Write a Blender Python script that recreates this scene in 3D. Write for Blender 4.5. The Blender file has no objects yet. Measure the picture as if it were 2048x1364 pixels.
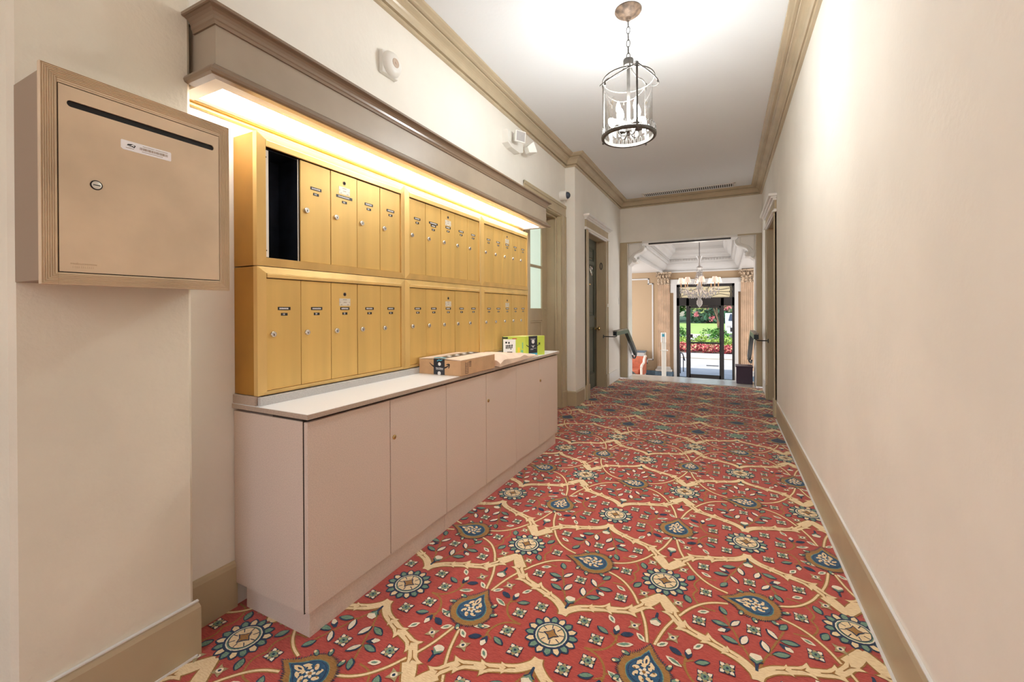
import bpy, math, random
from math import sin, cos, pi, radians, hypot, atan2
from mathutils import Vector, Matrix
random.seed(7)
S = bpy.context.scene
COL = S.collection

# ------------------------------------------------------------------ camera
cam_data = bpy.data.cameras.new('camera')
cam = bpy.data.objects.new('camera', cam_data)
COL.objects.link(cam)
CT, CP, CR = .46454, -.00319, -.0043
fw = Vector((-sin(CT)*cos(CP), cos(CT)*cos(CP), sin(CP)))
r0 = Vector((cos(CT), sin(CT), 0)); u0 = r0.cross(fw)
rv = r0*cos(CR) + u0*sin(CR); uv = -r0*sin(CR) + u0*cos(CR)
m = Matrix((rv, uv, -fw)).transposed().to_4x4()
m.translation = Vector((0, 0, 1.2))
cam.matrix_world = m
cam_data.sensor_width = 36
cam_data.lens = 853.22/2048*36
cam_data.shift_y = -(682-622.11)/2048
cam_data.clip_start = .02
cam_data.clip_end = 400
S.camera = cam

# ------------------------------------------------------------------ render look, sky, sun
S.view_settings.view_transform = 'Standard'
S.view_settings.look = 'None'
S.view_settings.gamma = 1
S.view_settings.use_curve_mapping = False
S.view_settings.exposure = .66
S.cycles.use_denoising = True
S.cycles.max_bounces = 10
S.cycles.diffuse_bounces = 6
S.cycles.transparent_max_bounces = 12
S.cycles.sample_clamp_indirect = 6
W = bpy.data.worlds.new('world'); S.world = W; W.use_nodes = True
wn = W.node_tree.nodes; wl = W.node_tree.links
sky = wn.new('ShaderNodeTexSky'); sky.sky_type = 'NISHITA'
sky.sun_disc = False; sky.sun_elevation = radians(48); sky.sun_rotation = radians(215)
sky.air_density = 1.2; sky.dust_density = 1.5
wn['Background'].inputs[1].default_value = .21
wl.new(sky.outputs[0], wn['Background'].inputs[0])
def light(name, kind, loc, power, color=(1, .95, .88), size=.1, sizey=None, rot=(0, 0, 0)):
    d = bpy.data.lights.new(name, kind); d.energy = power; d.color = color
    if kind == 'AREA':
        d.size = size
        if sizey: d.shape = 'RECTANGLE'; d.size_y = sizey
    elif kind != 'SUN': d.shadow_soft_size = size
    o = bpy.data.objects.new(name, d); o.location = loc; o.rotation_euler = rot
    COL.objects.link(o); return o
sun = light('sun', 'SUN', (0, 30, 20), 2.5, (1, .95, .86))
sun.data.angle = radians(.6)
sun.rotation_euler = (radians(42), 0, radians(-35))
# unseen area light added as soft fill from behind the camera
light('back_fill', 'AREA', (-.65, -3.05, 1.75), 9, (.95, .98, 1), 1.9, 2.3, (radians(90), 0, 0))
# added fill light behind the camera, no fixture hangs there
light('corridor_fill', 'POINT', (-.55, -1.6, 2.45), 10, (.92, .975, 1), .15)
# area lights added along the windowless lobby side walls to brighten it
light('lobby_fill_left', 'AREA', (-3.25, 9.7, .9), 50, (.96, .98, 1), 2.2, 2.0, (0, radians(-90), 0))
light('lobby_fill_right', 'AREA', (2.15, 9.7, .9), 50, (.96, .98, 1), 2.2, 2.0, (0, radians(90), 0))

# ------------------------------------------------------------------ helpers
def lin(c):
    c = c/255
    return c/12.92 if c <= .04045 else ((c+.055)/1.055)**2.4
def L3(c): return tuple(lin(v) for v in c) + (1,)
MATS = {}
def mat(name, col, rough=.6, metal=0, var=0, vscale=8, bump=0, bscale=60, bdist=.01, stretch=(1, 1, 1), col2=None, spec=None, detail=4):
    M = bpy.data.materials.new(name); M.use_nodes = True
    n = M.node_tree.nodes; l = M.node_tree.links; b = n['Principled BSDF']
    b.inputs['Base Color'].default_value = L3(col); b.inputs['Roughness'].default_value = rough
    b.inputs['Metallic'].default_value = metal
    if spec is not None: b.inputs['Specular IOR Level'].default_value = spec
    if var or bump:
        tc = n.new('ShaderNodeTexCoord'); mp = n.new('ShaderNodeMapping'); mp.inputs['Scale'].default_value = stretch
        l.new(tc.outputs['Object'], mp.inputs[0])
    if var:
        nz = n.new('ShaderNodeTexNoise'); nz.inputs['Scale'].default_value = vscale; nz.inputs['Detail'].default_value = detail
        l.new(mp.outputs[0], nz.inputs['Vector'])
        rp = n.new('ShaderNodeValToRGB')
        c2 = col2 or tuple(max(0, v*(1-var)) for v in col)
        c1 = col if col2 else tuple(min(255, v*(1+var*.6)) for v in col)
        rp.color_ramp.elements[0].position = .33; rp.color_ramp.elements[1].position = .67
        rp.color_ramp.elements[0].color = L3(c2); rp.color_ramp.elements[1].color = L3(c1)
        l.new(nz.outputs['Fac'], rp.inputs[0]); l.new(rp.outputs[0], b.inputs['Base Color'])
    if bump:
        nb = n.new('ShaderNodeTexNoise'); nb.inputs['Scale'].default_value = bscale; nb.inputs['Detail'].default_value = 3
        l.new(mp.outputs[0], nb.inputs['Vector'])
        bp = n.new('ShaderNodeBump'); bp.inputs['Strength'].default_value = bump; bp.inputs['Distance'].default_value = bdist
        l.new(nb.outputs['Fac'], bp.inputs['Height']); l.new(bp.outputs[0], b.inputs['Normal'])
    MATS[name] = M
    return M
def emat(name, col, strength):
    M = bpy.data.materials.new(name); M.use_nodes = True
    b = M.node_tree.nodes['Principled BSDF']
    b.inputs['Base Color'].default_value = L3(col); b.inputs['Emission Color'].default_value = L3(col)
    b.inputs['Emission Strength'].default_value = strength
    return M
def gmat(name, col=(255, 255, 255), rough=.0, mix=.88):
    """thin window glass: mostly clear, a little mirror"""
    M = bpy.data.materials.new(name); M.use_nodes = True
    n = M.node_tree.nodes; l = M.node_tree.links
    n.remove(n['Principled BSDF'])
    t = n.new('ShaderNodeBsdfTransparent'); t.inputs[0].default_value = L3(col)
    g = n.new('ShaderNodeBsdfGlossy'); g.inputs['Roughness'].default_value = rough
    lw = n.new('ShaderNodeLayerWeight'); lw.inputs[0].default_value = .25
    mr = n.new('ShaderNodeMath'); mr.operation = 'MULTIPLY'; mr.inputs[1].default_value = (1-mix)*4
    mx = n.new('ShaderNodeMixShader')
    l.new(lw.outputs['Fresnel'], mr.inputs[0]); l.new(mr.outputs[0], mx.inputs[0])
    l.new(t.outputs[0], mx.inputs[1]); l.new(g.outputs[0], mx.inputs[2]); l.new(mx.outputs[0], n['Material Output'].inputs[0])
    return M

class MB:
    """collects solids into one mesh"""
    def __init__(s): s.v = []; s.f = []; s.m = []; s.mi = 0; s.T = None; s.smooth = []
    def add(s, vs, fs, smooth=False):
        b = len(s.v)
        for p in vs:
            s.v.append(tuple(s.T @ Vector(p)) if s.T is not None else tuple(p))
        for f in fs:
            s.f.append(tuple(b+i for i in f)); s.m.append(s.mi); s.smooth.append(smooth)
        return s
    def box(s, x0, x1, y0, y1, z0, z1, c=0):
        if x0 > x1: x0, x1 = x1, x0
        if y0 > y1: y0, y1 = y1, y0
        if z0 > z1: z0, z1 = z1, z0
        c = min(c, (x1-x0)*.45, (y1-y0)*.45, (z1-z0)*.45)
        if c <= 0:
            vs = [(x, y, z) for x in (x0, x1) for y in (y0, y1) for z in (z0, z1)]
            fs = [(0, 1, 3, 2), (4, 6, 7, 5), (0, 4, 5, 1), (2, 3, 7, 6), (0, 2, 6, 4), (1, 5, 7, 3)]
            return s.add(vs, fs)
        vs = []; idx = {}
        lo = (x0, y0, z0); hi = (x1, y1, z1)
        for i in (0, 1):
            for j in (0, 1):
                for k in (0, 1):
                    cs = (i, j, k)
                    for a in range(3):
                        p = []
                        for d in range(3):
                            e = (hi if cs[d] else lo)[d]
                            if d != a: e += (-c if cs[d] else c)
                            p.append(e)
                        idx[(cs, a)] = len(vs); vs.append(tuple(p))
        fs = []
        cen = ((x0+x1)/2, (y0+y1)/2, (z0+z1)/2)
        def put(f):
            p = [Vector(vs[i]) for i in f]
            nrm = (p[1]-p[0]).cross(p[2]-p[0]); mid = sum(p, Vector())/len(p) - Vector(cen)
            fs.append(tuple(f) if nrm.dot(mid) > 0 else tuple(reversed(f)))
        for a in range(3):
            b_, c_ = [d for d in range(3) if d != a]
            for sd in (0, 1):
                q = []
                for (u, w) in ((0, 0), (1, 0), (1, 1), (0, 1)):
                    cs = [0]*3; cs[a] = sd; cs[b_] = u; cs[c_] = w
                    q.append(idx[(tuple(cs), a)])
                put(q)
            for u in (0, 1):
                for w in (0, 1):
                    q = []
                    c0 = [0]*3; c0[b_] = u; c0[c_] = w; c0[a] = 0
                    c1 = list(c0); c1[a] = 1
                    put([idx[(tuple(c0), b_)], idx[(tuple(c1), b_)], idx[(tuple(c1), c_)], idx[(tuple(c0), c_)]])
        for i in (0, 1):
            for j in (0, 1):
                for k in (0, 1):
                    put([idx[((i, j, k), a)] for a in range(3)])
        return s.add(vs, fs)
    def prism(s, poly, axis, a0, a1, smooth=False):
        """poly: 2-D points in the other two axes (x:(y,z)  y:(x,z)  z:(x,y))"""
        def p3(p, a):
            return (a, p[0], p[1]) if axis == 'x' else (p[0], a, p[1]) if axis == 'y' else (p[0], p[1], a)
        n = len(poly)
        area = sum(poly[i][0]*poly[(i+1) % n][1]-poly[(i+1) % n][0]*poly[i][1] for i in range(n))
        if (area < 0) != (axis == 'y'): poly = poly[::-1]
        if a0 > a1: a0, a1 = a1, a0
        vs = [p3(p, a0) for p in poly] + [p3(p, a1) for p in poly]
        fs = [tuple(range(n-1, -1, -1)), tuple(range(n, 2*n))]
        b = len(s.f)
        s.add(vs, fs)
        s2 = [(i, (i+1) % n, n+(i+1) % n, n+i) for i in range(n)]
        base = len(s.v)-2*n
        for f in s2:
            s.f.append(tuple(base+i for i in f)); s.m.append(s.mi); s.smooth.append(smooth)
        return s
    def lathe(s, prof, n=24, c=(0, 0, 0), axis='z', smooth=True, sx=1, sy=1):
        vs = []
        for (r, h) in prof:
            for i in range(n):
                a = 2*pi*i/n
                x, y = r*cos(a)*sx, r*sin(a)*sy
                p = (x, y, h) if axis == 'z' else (h, x, y) if axis == 'x' else (x, h, -y)
                vs.append((p[0]+c[0], p[1]+c[1], p[2]+c[2]))
        fs = []
        for j in range(len(prof)-1):
            for i in range(n):
                k = (i+1) % n
                fs.append((j*n+i, j*n+k, (j+1)*n+k, (j+1)*n+i))
        if prof[0][0] > 1e-5: fs.append(tuple(range(n-1, -1, -1)))
        if prof[-1][0] > 1e-5: fs.append(tuple((len(prof)-1)*n+i for i in range(n)))
        return s.add(vs, fs, smooth)
    def tube(s, pts, r, n=8, close=False, caps=True, smooth=True):
        pts = [Vector(p) for p in pts]
        N = len(pts); vs = []; prev = None
        rr = r if isinstance(r, (list, tuple)) else [r]*N
        for i in range(N):
            if close: t = pts[(i+1) % N]-pts[i-1]
            elif i == 0: t = pts[1]-pts[0]
            elif i == N-1: t = pts[-1]-pts[-2]
            else: t = (pts[i+1]-pts[i]).normalized()+(pts[i]-pts[i-1]).normalized()
            t.normalize()
            if prev is None:
                a = Vector((0, 0, 1)) if abs(t.z) < .9 else Vector((1, 0, 0))
                u = t.cross(a).normalized()
            else:
                u = (prev - t*prev.dot(t)).normalized()
            prev = u; w = t.cross(u)
            for k in range(n):
                a = 2*pi*k/n
                vs.append(tuple(pts[i] + (u*cos(a)+w*sin(a))*rr[i]))
        fs = []
        for i in range(N if close else N-1):
            j = (i+1) % N
            for k in range(n):
                l_ = (k+1) % n
                fs.append((i*n+k, i*n+l_, j*n+l_, j*n+k))
        if caps and not close:
            fs.append(tuple(range(n-1, -1, -1))); fs.append(tuple((N-1)*n+k for k in range(n)))
        return s.add(vs, fs, smooth)
    def sweep(s, prof, path, smooth=False):
        """prof (out, z) carried along an XY path, mitred; out is to the right of travel"""
        P = [Vector((p[0], p[1])) for p in path]; N = len(P); vs = []
        nr = []
        for i in range(N-1):
            d = (P[i+1]-P[i]).normalized(); nr.append(Vector((d.y, -d.x)))
        for i in range(N):
            if i == 0: o = nr[0]
            elif i == N-1: o = nr[-1]
            else:
                o = nr[i-1]+nr[i]; o = o/(o.dot(nr[i]))
            for (u, z) in prof: vs.append((P[i].x+o.x*u, P[i].y+o.y*u, z))
        k = len(prof); fs = []
        for i in range(N-1):
            for j in range(k):
                l_ = (j+1) % k
                fs.append((i*k+j, i*k+l_, (i+1)*k+l_, (i+1)*k+j))
        fs.append(tuple(range(k-1, -1, -1))); fs.append(tuple((N-1)*k+j for j in range(k)))
        return s.add(vs, fs, smooth)
    def ball(s, c, r, n=12, m_=8, sc=(1, 1, 1)):
        pr = [(r*sin(pi*i/m_)*1.0, -r*cos(pi*i/m_)) for i in range(m_+1)]
        pr[0] = (1e-6, -r); pr[-1] = (1e-6, r)
        vs = []
        for (q, h) in pr:
            for i in range(n):
                a = 2*pi*i/n; vs.append((c[0]+q*cos(a)*sc[0], c[1]+q*sin(a)*sc[1], c[2]+h*sc[2]))
        fs = [(j*n+i, j*n+(i+1) % n, (j+1)*n+(i+1) % n, (j+1)*n+i) for j in range(m_) for i in range(n)]
        return s.add(vs, fs, True)
    def build(s, name, mats, parent=None, recalc=True, **props):
        o0 = Vector((0, 0, 0))
        if parent is not None: o0 = Vector(parent['_o'])
        me = bpy.data.meshes.new(name)
        me.from_pydata([(p[0]-o0.x, p[1]-o0.y, p[2]-o0.z) for p in s.v], [], s.f)
        if not isinstance(mats, (list, tuple)): mats = [mats]
        for mm in mats: me.materials.append(mm)
        me.polygons.foreach_set('material_index', s.m)
        me.polygons.foreach_set('use_smooth', s.smooth)
        if recalc:
            import bmesh
            b = bmesh.new(); b.from_mesh(me); bmesh.ops.recalc_face_normals(b, faces=b.faces); b.to_mesh(me); b.free()
        if any(s.smooth):
            try: me.set_sharp_from_angle(angle=radians(40))
            except Exception: pass
        me.update()
        o = bpy.data.objects.new(name, me); COL.objects.link(o)
        o['_o'] = tuple(o0)
        if parent is not None: o.parent = parent
        for k, v in props.items(): o[k] = v
        return o
def tag(o, label=None, category=None, group=None, kind=None):
    if label: o['label'] = label
    if category: o['category'] = category
    if group: o['group'] = group
    if kind: o['kind'] = kind
    return o
def thing(name, loc, label, cat, group=None, kind=None):
    o = bpy.data.objects.new(name, None); COL.objects.link(o); o.location = loc; o['_o'] = tuple(loc)
    o.empty_display_size = .1
    return tag(o, label, cat, group, kind)
def struct(name, mb, mats, label=None):
    o = mb.build(name, mats); o['kind'] = 'structure'
    if label: o['label'] = label
    return o
def B(x0, x1, y0, y1, z0, z1, c=0): return MB().box(x0, x1, y0, y1, z0, z1, c)
def text_into(mb, body, size, M, depth=.0006, bold=False):
    """lettering as flat solid shapes, laid by matrix M (x right, y up, z out)"""
    cu = bpy.data.curves.new('t', 'FONT'); cu.body = body; cu.size = size; cu.extrude = depth; cu.align_x = 'CENTER'; cu.align_y = 'CENTER'
    cu.resolution_u = 2
    if bold: cu.offset = size*.02
    o = bpy.data.objects.new('t', cu); COL.objects.link(o)
    dg = bpy.context.evaluated_depsgraph_get()
    me = bpy.data.meshes.new_from_object(o.evaluated_get(dg))
    old = mb.T; mb.T = M
    mb.add([tuple(v.co) for v in me.vertices], [tuple(p.vertices) for p in me.polygons])
    mb.T = old
    bpy.data.objects.remove(o); bpy.data.curves.remove(cu); bpy.data.meshes.remove(me)
def frameM(o, right, up):
    r_ = Vector(right).normalized(); u_ = Vector(up).normalized(); n_ = r_.cross(u_)
    M = Matrix((r_, u_, n_)).transposed().to_4x4(); M.translation = Vector(o); return M

# ------------------------------------------------------------------ materials
wallm = mat('wall_paint', (240, 236, 227), .75, var=.018, vscale=2.5, bump=.22, bscale=42, bdist=.004)
pierm = mat('stucco_paint', (228, 221, 203), .8, var=.03, vscale=3, bump=.34, bscale=60, bdist=.005)
trimm = mat('taupe_trim_paint', (186, 170, 140), .38, var=.03, vscale=5)
crownm = mat('crown_paint', (194, 178, 150), .24, var=.03, vscale=5)
whitem = mat('white_gloss_trim', (238, 236, 232), .3)
ceilm = mat('ceiling_white', (232, 236, 239), .8, bump=.15, bscale=50, bdist=.004)
lamm = mat('cabinet_laminate', (216, 198, 184), .45, var=.05, vscale=260, detail=2)
lamdark = mat('cabinet_gap_shade', (60, 48, 40), .8)  # dark colour painted in as the shade of the cabinet gaps
topm = mat('worktop_white_laminate', (240, 241, 241), .3)
edgem = mat('worktop_edge_laminate', (184, 165, 148), .4, var=.06, vscale=240, detail=2)
greym = mat('backsplash_grey_laminate', (196, 193, 190), .4, var=.05, vscale=220, detail=2)
valm = mat('valance_taupe_paint', (164, 150, 132), .42, var=.04, vscale=4, bump=.12, bscale=30, bdist=.004)
valmould = mat('valance_moulding_paint', (134, 114, 94), .28)
goldm = mat('gold_anodized_door', (222, 184, 108), .4, .3, var=.04, vscale=14, stretch=(1, 1, .05), bump=.04, bscale=240, bdist=.001)
goldf = mat('gold_anodized_frame', (226, 190, 120), .36, .35, var=.05, vscale=9, stretch=(1, 1, .2))
goldside = mat('gold_side_shaded', (178, 128, 48), .42, .3, var=.08, vscale=4)  # darker gold: shade of the unlit side put into the colour
silverm = mat('champagne_aluminium', (212, 190, 160), .5, .15, var=.06, vscale=5, bump=.03, bscale=200, bdist=.001)
silverdk = mat('champagne_shade_marks', (150, 130, 110), .5, .1)  # darker champagne: shade painted on the box sides; also small marks and rings
chrome = mat('lock_chrome', (215, 212, 206), .22, .9)
dark = mat('dark_opening', (10, 9, 9), .7)
steel = mat('dark_blue_steel', (44, 50, 64), .38, .6, var=.35, vscale=6)
black = mat('black_tape', (22, 22, 24), .35)
inkw = mat('white_lettering', (235, 235, 235), .6)
plate = mat('etched_plate', (222, 216, 200), .35, .2)
ink = mat('black_ink', (25, 25, 28), .6)
paper = mat('white_label', (240, 240, 242), .5)
dgreen = mat('door_grey_green_paint', (84, 90, 78), .32, var=.06, vscale=6)
brass = mat('brass_knob', (214, 186, 128), .22, .9)
iron = mat('brushed_nickel_lantern', (84, 80, 76), .5, .4, var=.15, vscale=20)
rust = mat('aged_bronze_canopy', (112, 92, 76), .65, .2, var=.3, vscale=30, bump=.3, bscale=60, bdist=.003)
whitepl = mat('white_plastic', (236, 234, 228), .35)
tanpl = mat('tan_grille', (196, 176, 158), .5)
lensm = mat('smoked_dome', (66, 74, 88), .08, .2)
ventm = mat('vent_dark', (70, 66, 62), .7)
railm = mat('dark_teal_rail', (38, 48, 54), .3, .3)
railp = mat('pewter_rail_top', (150, 142, 132), .4, .5, var=.45, vscale=45)
cardm = mat('cardboard', (201, 163, 124), .7, var=.05, vscale=12)
cardtop = mat('cardboard_lit_top', (222, 200, 178), .7, var=.04, vscale=10)  # paler than the carton: strong light from above put into the colour
kraft = mat('kraft_paper', (230, 206, 184), .7, var=.06, vscale=9)
tapeb = mat('navy_tape', (38, 42, 54), .3)
teal = mat('teal_print', (70, 170, 200), .5)
lime = mat('lime_box', (196, 214, 84), .5, var=.04, vscale=6)
limelt = mat('pale_lime_panel', (224, 228, 150), .5)
yel = mat('yellow_panel', (240, 205, 70), .5)
redp = mat('red_print', (190, 40, 70), .5)
greenp = mat('green_print', (120, 190, 150), .5)
marble = mat('pale_marble', (206, 202, 197), .22, var=.06, vscale=3)
peach = mat('peach_marble', (200, 172, 146), .35, var=.08, vscale=5)
lobtan = mat('lobby_tan_paint', (178, 152, 122), .6)
lobwhite = mat('lobby_white_plaster', (208, 206, 204), .5)
capm = mat('carved_stone_capital', (178, 156, 132), .6, var=.45, vscale=36, bump=.7, bscale=50, bdist=.01)  # strong dark mottling stands for shade in the carved crevices
bluem = mat('blue_grey_marble', (92, 116, 136), .3, var=.25, vscale=6)
alu = mat('dark_bronze_frame', (46, 43, 44), .35, .3)
purple = mat('dark_purple_paint', (62, 44, 66), .4)
salmon = mat('salmon_upholstery', (188, 104, 76), .8, var=.08, vscale=14)
cream = mat('cream_upholstery_trim', (232, 220, 208), .7)
glass = gmat('clear_glass'); glass_t = gmat('frosted_glass', (240, 250, 244), .2, .9)
crystal = mat('crystal', (176, 172, 170), .08, 0, spec=1.0)
shade = emat('lamp_shade_glow', (255, 232, 214), .24)
bulb = emat('bulb_glow', (255, 250, 240), 8)
diffuser = emat('diffuser_glow', (253, 254, 255), 10.5)
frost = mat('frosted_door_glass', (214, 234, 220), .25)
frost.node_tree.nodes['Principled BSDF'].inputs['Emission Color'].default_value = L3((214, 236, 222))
frost.node_tree.nodes['Principled BSDF'].inputs['Emission Strength'].default_value = .35  # pane glows by itself, standing in for a lit room behind
caulk = mat('caulk_white', (226, 224, 220), .6)

# ------------------------------------------------------------------ setting
XR, XP, XN, XF = .50, -1.66, -1.79, -1.665       # right wall, near pier, recess wall, far left wall
ZC, YB, YE = 3.09, -3.2, 7.6                      # ceiling, back wall, end wall
w = MB()
w.box(XN-.15, XN, YB, 3.965, 0, ZC); w.box(XN-.15, XN, 3.965, 4.925, 2.35, ZC); w.box(XN-.15, XN, 4.925, 5.07, 0, ZC)
struct('wall_left', w, wallm)
struct('wall_left_pier', B(XN, XP, .405, .83, 0, ZC, .012), pierm)
w = MB()
w.box(XF-.3, XF, 5.07, 5.61, 0, ZC); w.box(XF-.3, XF, 5.61, 6.53, 2.26, ZC); w.box(XF-.3, XF, 6.53, 7.9, 0, ZC)
struct('wall_left_far', w, wallm)
w = MB()
w.box(XR, XR+.3, YB, 5.61, 0, ZC); w.box(XR, XR+.3, 5.61, 6.53, 2.26, ZC); w.box(XR, XR+.3, 6.53, 7.9, 0, ZC)
struct('wall_right', w, wallm)
w = MB()
w.box(XF, -1.53, YE, 7.9, 0, ZC); w.box(.41, XR, YE, 7.9, 0, ZC); w.box(-1.53, .41, YE, 7.9, 2.365, ZC)
struct('wall_end', w, wallm)
struct('ceiling', B(XN-.15, XR+.3, YB, 7.9, ZC, ZC+.12), ceilm)
w = MB(); w.box(-2.2, -1.72, YB-.15, YB, 0, ZC); w.box(.4, .8, YB-.15, YB, 0, ZC); w.box(-1.72, .4, YB-.15, YB, 0, .5); w.box(-1.72, .4, YB-.15, YB, 2.95, ZC)
struct('wall_back', w, wallm)
w = MB()
for x in (-1.72, -.69, .34): w.box(x, x+.06, YB-.1, YB-.05, .5, 2.95)
for z in (.5, 1.7, 2.89): w.box(-1.72, .4, YB-.1, YB-.05, z, z+.06)
struct('added_window_1', w, whitem)  # unseen window frame, made up to go with the fill light

# mouldings
def arc(cx, cz, r, a0, a1, n=6): return [(cx+r*cos(radians(a0+(a1-a0)*i/n)), cz+r*sin(radians(a0+(a1-a0)*i/n))) for i in range(n+1)]
zb = 2.965
crown_prof = [(0, zb), (.020, zb), (.026, zb+.005), (.026, zb+.014), (.020, zb+.018), (.010, zb+.019), (.010, zb+.027), (.032, zb+.029), (.036, zb+.036)] + \
    [(.040+.050*(1-cos(radians(a))), zb+.038+.044*sin(radians(a))) for a in (8, 24, 40, 56, 72, 88)] + \
    [(.092, zb+.089), (.080, zb+.090), (.080, zb+.096), (.112, zb+.098), (.118, zb+.104), (.130, zb+.106), (.146, zb+.112), (.149, zb+.117), (.149, ZC), (0, ZC)]
path = [(XN, YB), (XN, .405), (XP, .405), (XP, .83), (XN, .83), (XN, 5.07), (XF, 5.07), (XF, YE), (XR, YE), (XR, YB)]
struct('trim_1', MB().sweep(crown_prof, path), crownm, 'taupe crown moulding around the corridor ceiling')
bb = [(0, 0), (.014, 0), (.014, .165), (.010, .178), (.004, .186), (0, .186)]
struct('baseboard_left', MB().sweep(bb, [(XN, YB), (XN, .405), (XP, .405), (XP, .83), (XN, .83), (XN, 1.045)]), trimm)
struct('baseboard_left_far', MB().sweep(bb, [(XN, 5.055), (XN, 5.07), (XF, 5.07), (XF, 5.41)]), trimm)
struct('baseboard_left_end', MB().prism([(6.655, 0), (7.26, 0), (7.26, .18), (6.655, .18)], 'x', XF, XF+.014), whitem)
struct('trim_2', MB().prism([(7.26, 0), (7.52, 0), (7.27, .18), (7.26, .18)], 'x', XF, XF+.014), whitem)
struct('baseboard_right', MB().sweep(bb, [(XR, 5.40), (XR, YB)]), trimm)
struct('baseboard_right_end', MB().sweep(bb, [(XR, 7.3), (XR, 6.66)]), whitem)
cl = MB(); cl.box(XP+.0142, XP+.019, .42, .83, 0, .008); cl.box(XR-.024, XR-.0142, -1, 5.4, 0, .006)
cl.box(XP+.001, XP+.0115, .42, .838, .186, .1905); cl.box(XR-.011, XR-.001, -1, 5.4, .186, .190)
struct('trim_3', cl, caulk, 'pale caulk line along the baseboards')
# casing of the lobby opening
w = MB()
w.box(XF, -1.545, YE-.02, YE, 0, 2.35, .003); w.box(.425, XR, YE-.02, YE, 0, 2.35, .003)
w.box(XF, -1.285, YE-.012, YE, 2.35, 2.368, .002); w.box(.165, XR, YE-.012, YE, 2.35, 2.368, .002)
struct('trim_4', w, trimm, 'taupe casing around the lobby opening')
w = MB()
w.box(-1.545, -1.525, YE-.004, 7.92, 0, 1.98); w.box(.405, .425, YE-.004, 7.92, 0, 1.98)
w.box(-1.29, .17, YE-.012, 7.92, 2.333, 2.368, .002)
struct('trim_5', w, whitem, 'white jambs of the lobby opening')
struct('trim_10', B(-1.185, .075, YE+.01, YE+.05, 2.310, 2.335, .002), alu, 'dark strip under the top of the lobby opening')  # plain dark bar below the header
# carved white spandrels that fill the two upper corners of the opening
pl = [(-1.545, 1.955), (-1.50, 1.985), (-1.47, 2.02), (-1.40, 2.022), (-1.385, 2.05), (-1.405, 2.075), (-1.445, 2.085), (-1.43, 2.14), (-1.385, 2.175),
      (-1.325, 2.197), (-1.282, 2.222), (-1.262, 2.255), (-1.262, 2.29), (-1.30, 2.305), (-1.295, 2.362), (-1.545, 2.362)]
def spl(P, k=4):
    out = []
    n = len(P)
    for i in range(n-1):
        p0, p1, p2, p3 = P[max(0, i-1)], P[i], P[i+1], P[min(n-1, i+2)]
        for t in range(k):
            u = t/k
            out.append(tuple(.5*((2*p1[d])+(-p0[d]+p2[d])*u+(2*p0[d]-5*p1[d]+4*p2[d]-p3[d])*u*u+(-p0[d]+3*p1[d]-3*p2[d]+p3[d])*u**3) for d in (0, 1)))
    out.append(P[-1]); return out
def sm(pl, n=1):
    out = []
    for i in range(len(pl)):
        a, b = pl[i], pl[(i+1) % len(pl)]
        out += [(a[0]*.8+b[0]*.2, a[1]*.8+b[1]*.2), (a[0]*.2+b[0]*.8, a[1]*.2+b[1]*.8)]
    return out
w = MB()
for sgn in (1, -1):
    q = [(-.56 + sgn*(x+.56), z) for x, z in pl]
    w.prism(sm(q), 'y', YE+.045, 7.93)
    tri = [(-1.52, 2.10), (-1.52, 2.34), (-1.33, 2.34), (-1.33, 2.24), (-1.45, 2.18)]
    for i in range(5):
        a, b = tri[i], tri[(i+1) % 5]
        w.tube([(-.56+sgn*(a[0]+.56), YE+.043, a[1]), (-.56+sgn*(b[0]+.56), YE+.043, b[1])], .008, 5)
    for off, yy, rr_ in ((0, YE+.030, .017), (.022, YE+.040, .008)):
        w.tube([(-.56+sgn*(x-off*.6+.56), yy, z+off*.75) for x, z in spl(pl[5:13], 3)], rr_, 8)
    w.lathe([(.032, YE), (.034, YE+.01), (.034, YE+.30)], 16, (-.56+sgn*(-1.488+.56), 0, 2.035), 'y')
    w.lathe([(.020, YE-.008), (.020, YE+.005)], 14, (-.56+sgn*(-1.488+.56), 0, 2.035), 'y')
    w.box(-.56+sgn*(-1.545+.56), -.56+sgn*(-1.25+.56), YE+.035, YE+.06, 2.335, 2.362, .004)
struct('trim_6', w, whitem, 'white carved corners of the lobby opening')

# lobby shell
ZL, YF = -.5, 11.3
struct('floor_lobby', B(-3.3, 2.2, 7.9, YF+.2, ZL-.12, ZL), marble)
w = MB(); w.box(-1.53, .41, 7.4, 8.0, -.12, .009, .004)
w.box(-1.53, .41, 8.0, 8.3, -.5, -.165); w.box(-1.53, .41, 8.3, 8.6, -.5, -.33)
struct('floor_threshold', w, marble, 'pale marble sill at the top of the lobby steps')
w = MB(); w.box(-3.45, -3.3, 7.9, YF, ZL, 2.8); struct('wall_lobby_left', w, lobtan)
w = MB(); w.box(2.2, 2.35, 7.9, YF, ZL, 2.8); struct('wall_lobby_right', w, lobtan)
w = MB(); w.box(-3.45, -1.965, 7.9-.15, 7.9, ZL, 2.8); w.box(.8, 2.35, 7.9-.15, 7.9, ZL, 2.8); w.box(-1.965, .8, 7.9-.15, 7.9, 3.0, 3.1)
struct('wall_lobby_near', w, lobtan)
w = MB(); w.box(-3.45, -1.092, YF, YF+.15, ZL, 2.8); w.box(.188, 2.35, YF, YF+.15, ZL, 2.8); w.box(-1.092, .188, YF, YF+.15, 1.80, 2.8)
struct('wall_lobby_far', w, lobtan)
w = MB(); w.box(-3.3, -1.42, 7.9, YF, 2.13, 2.75); w.box(.30, 2.2, 7.9, YF, 2.13, 2.75)
w.box(-1.42, .30, 7.9, YF, 2.66, 2.78)
struct('ceiling_lobby', w, lobwhite)
zc = 2.10
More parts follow.
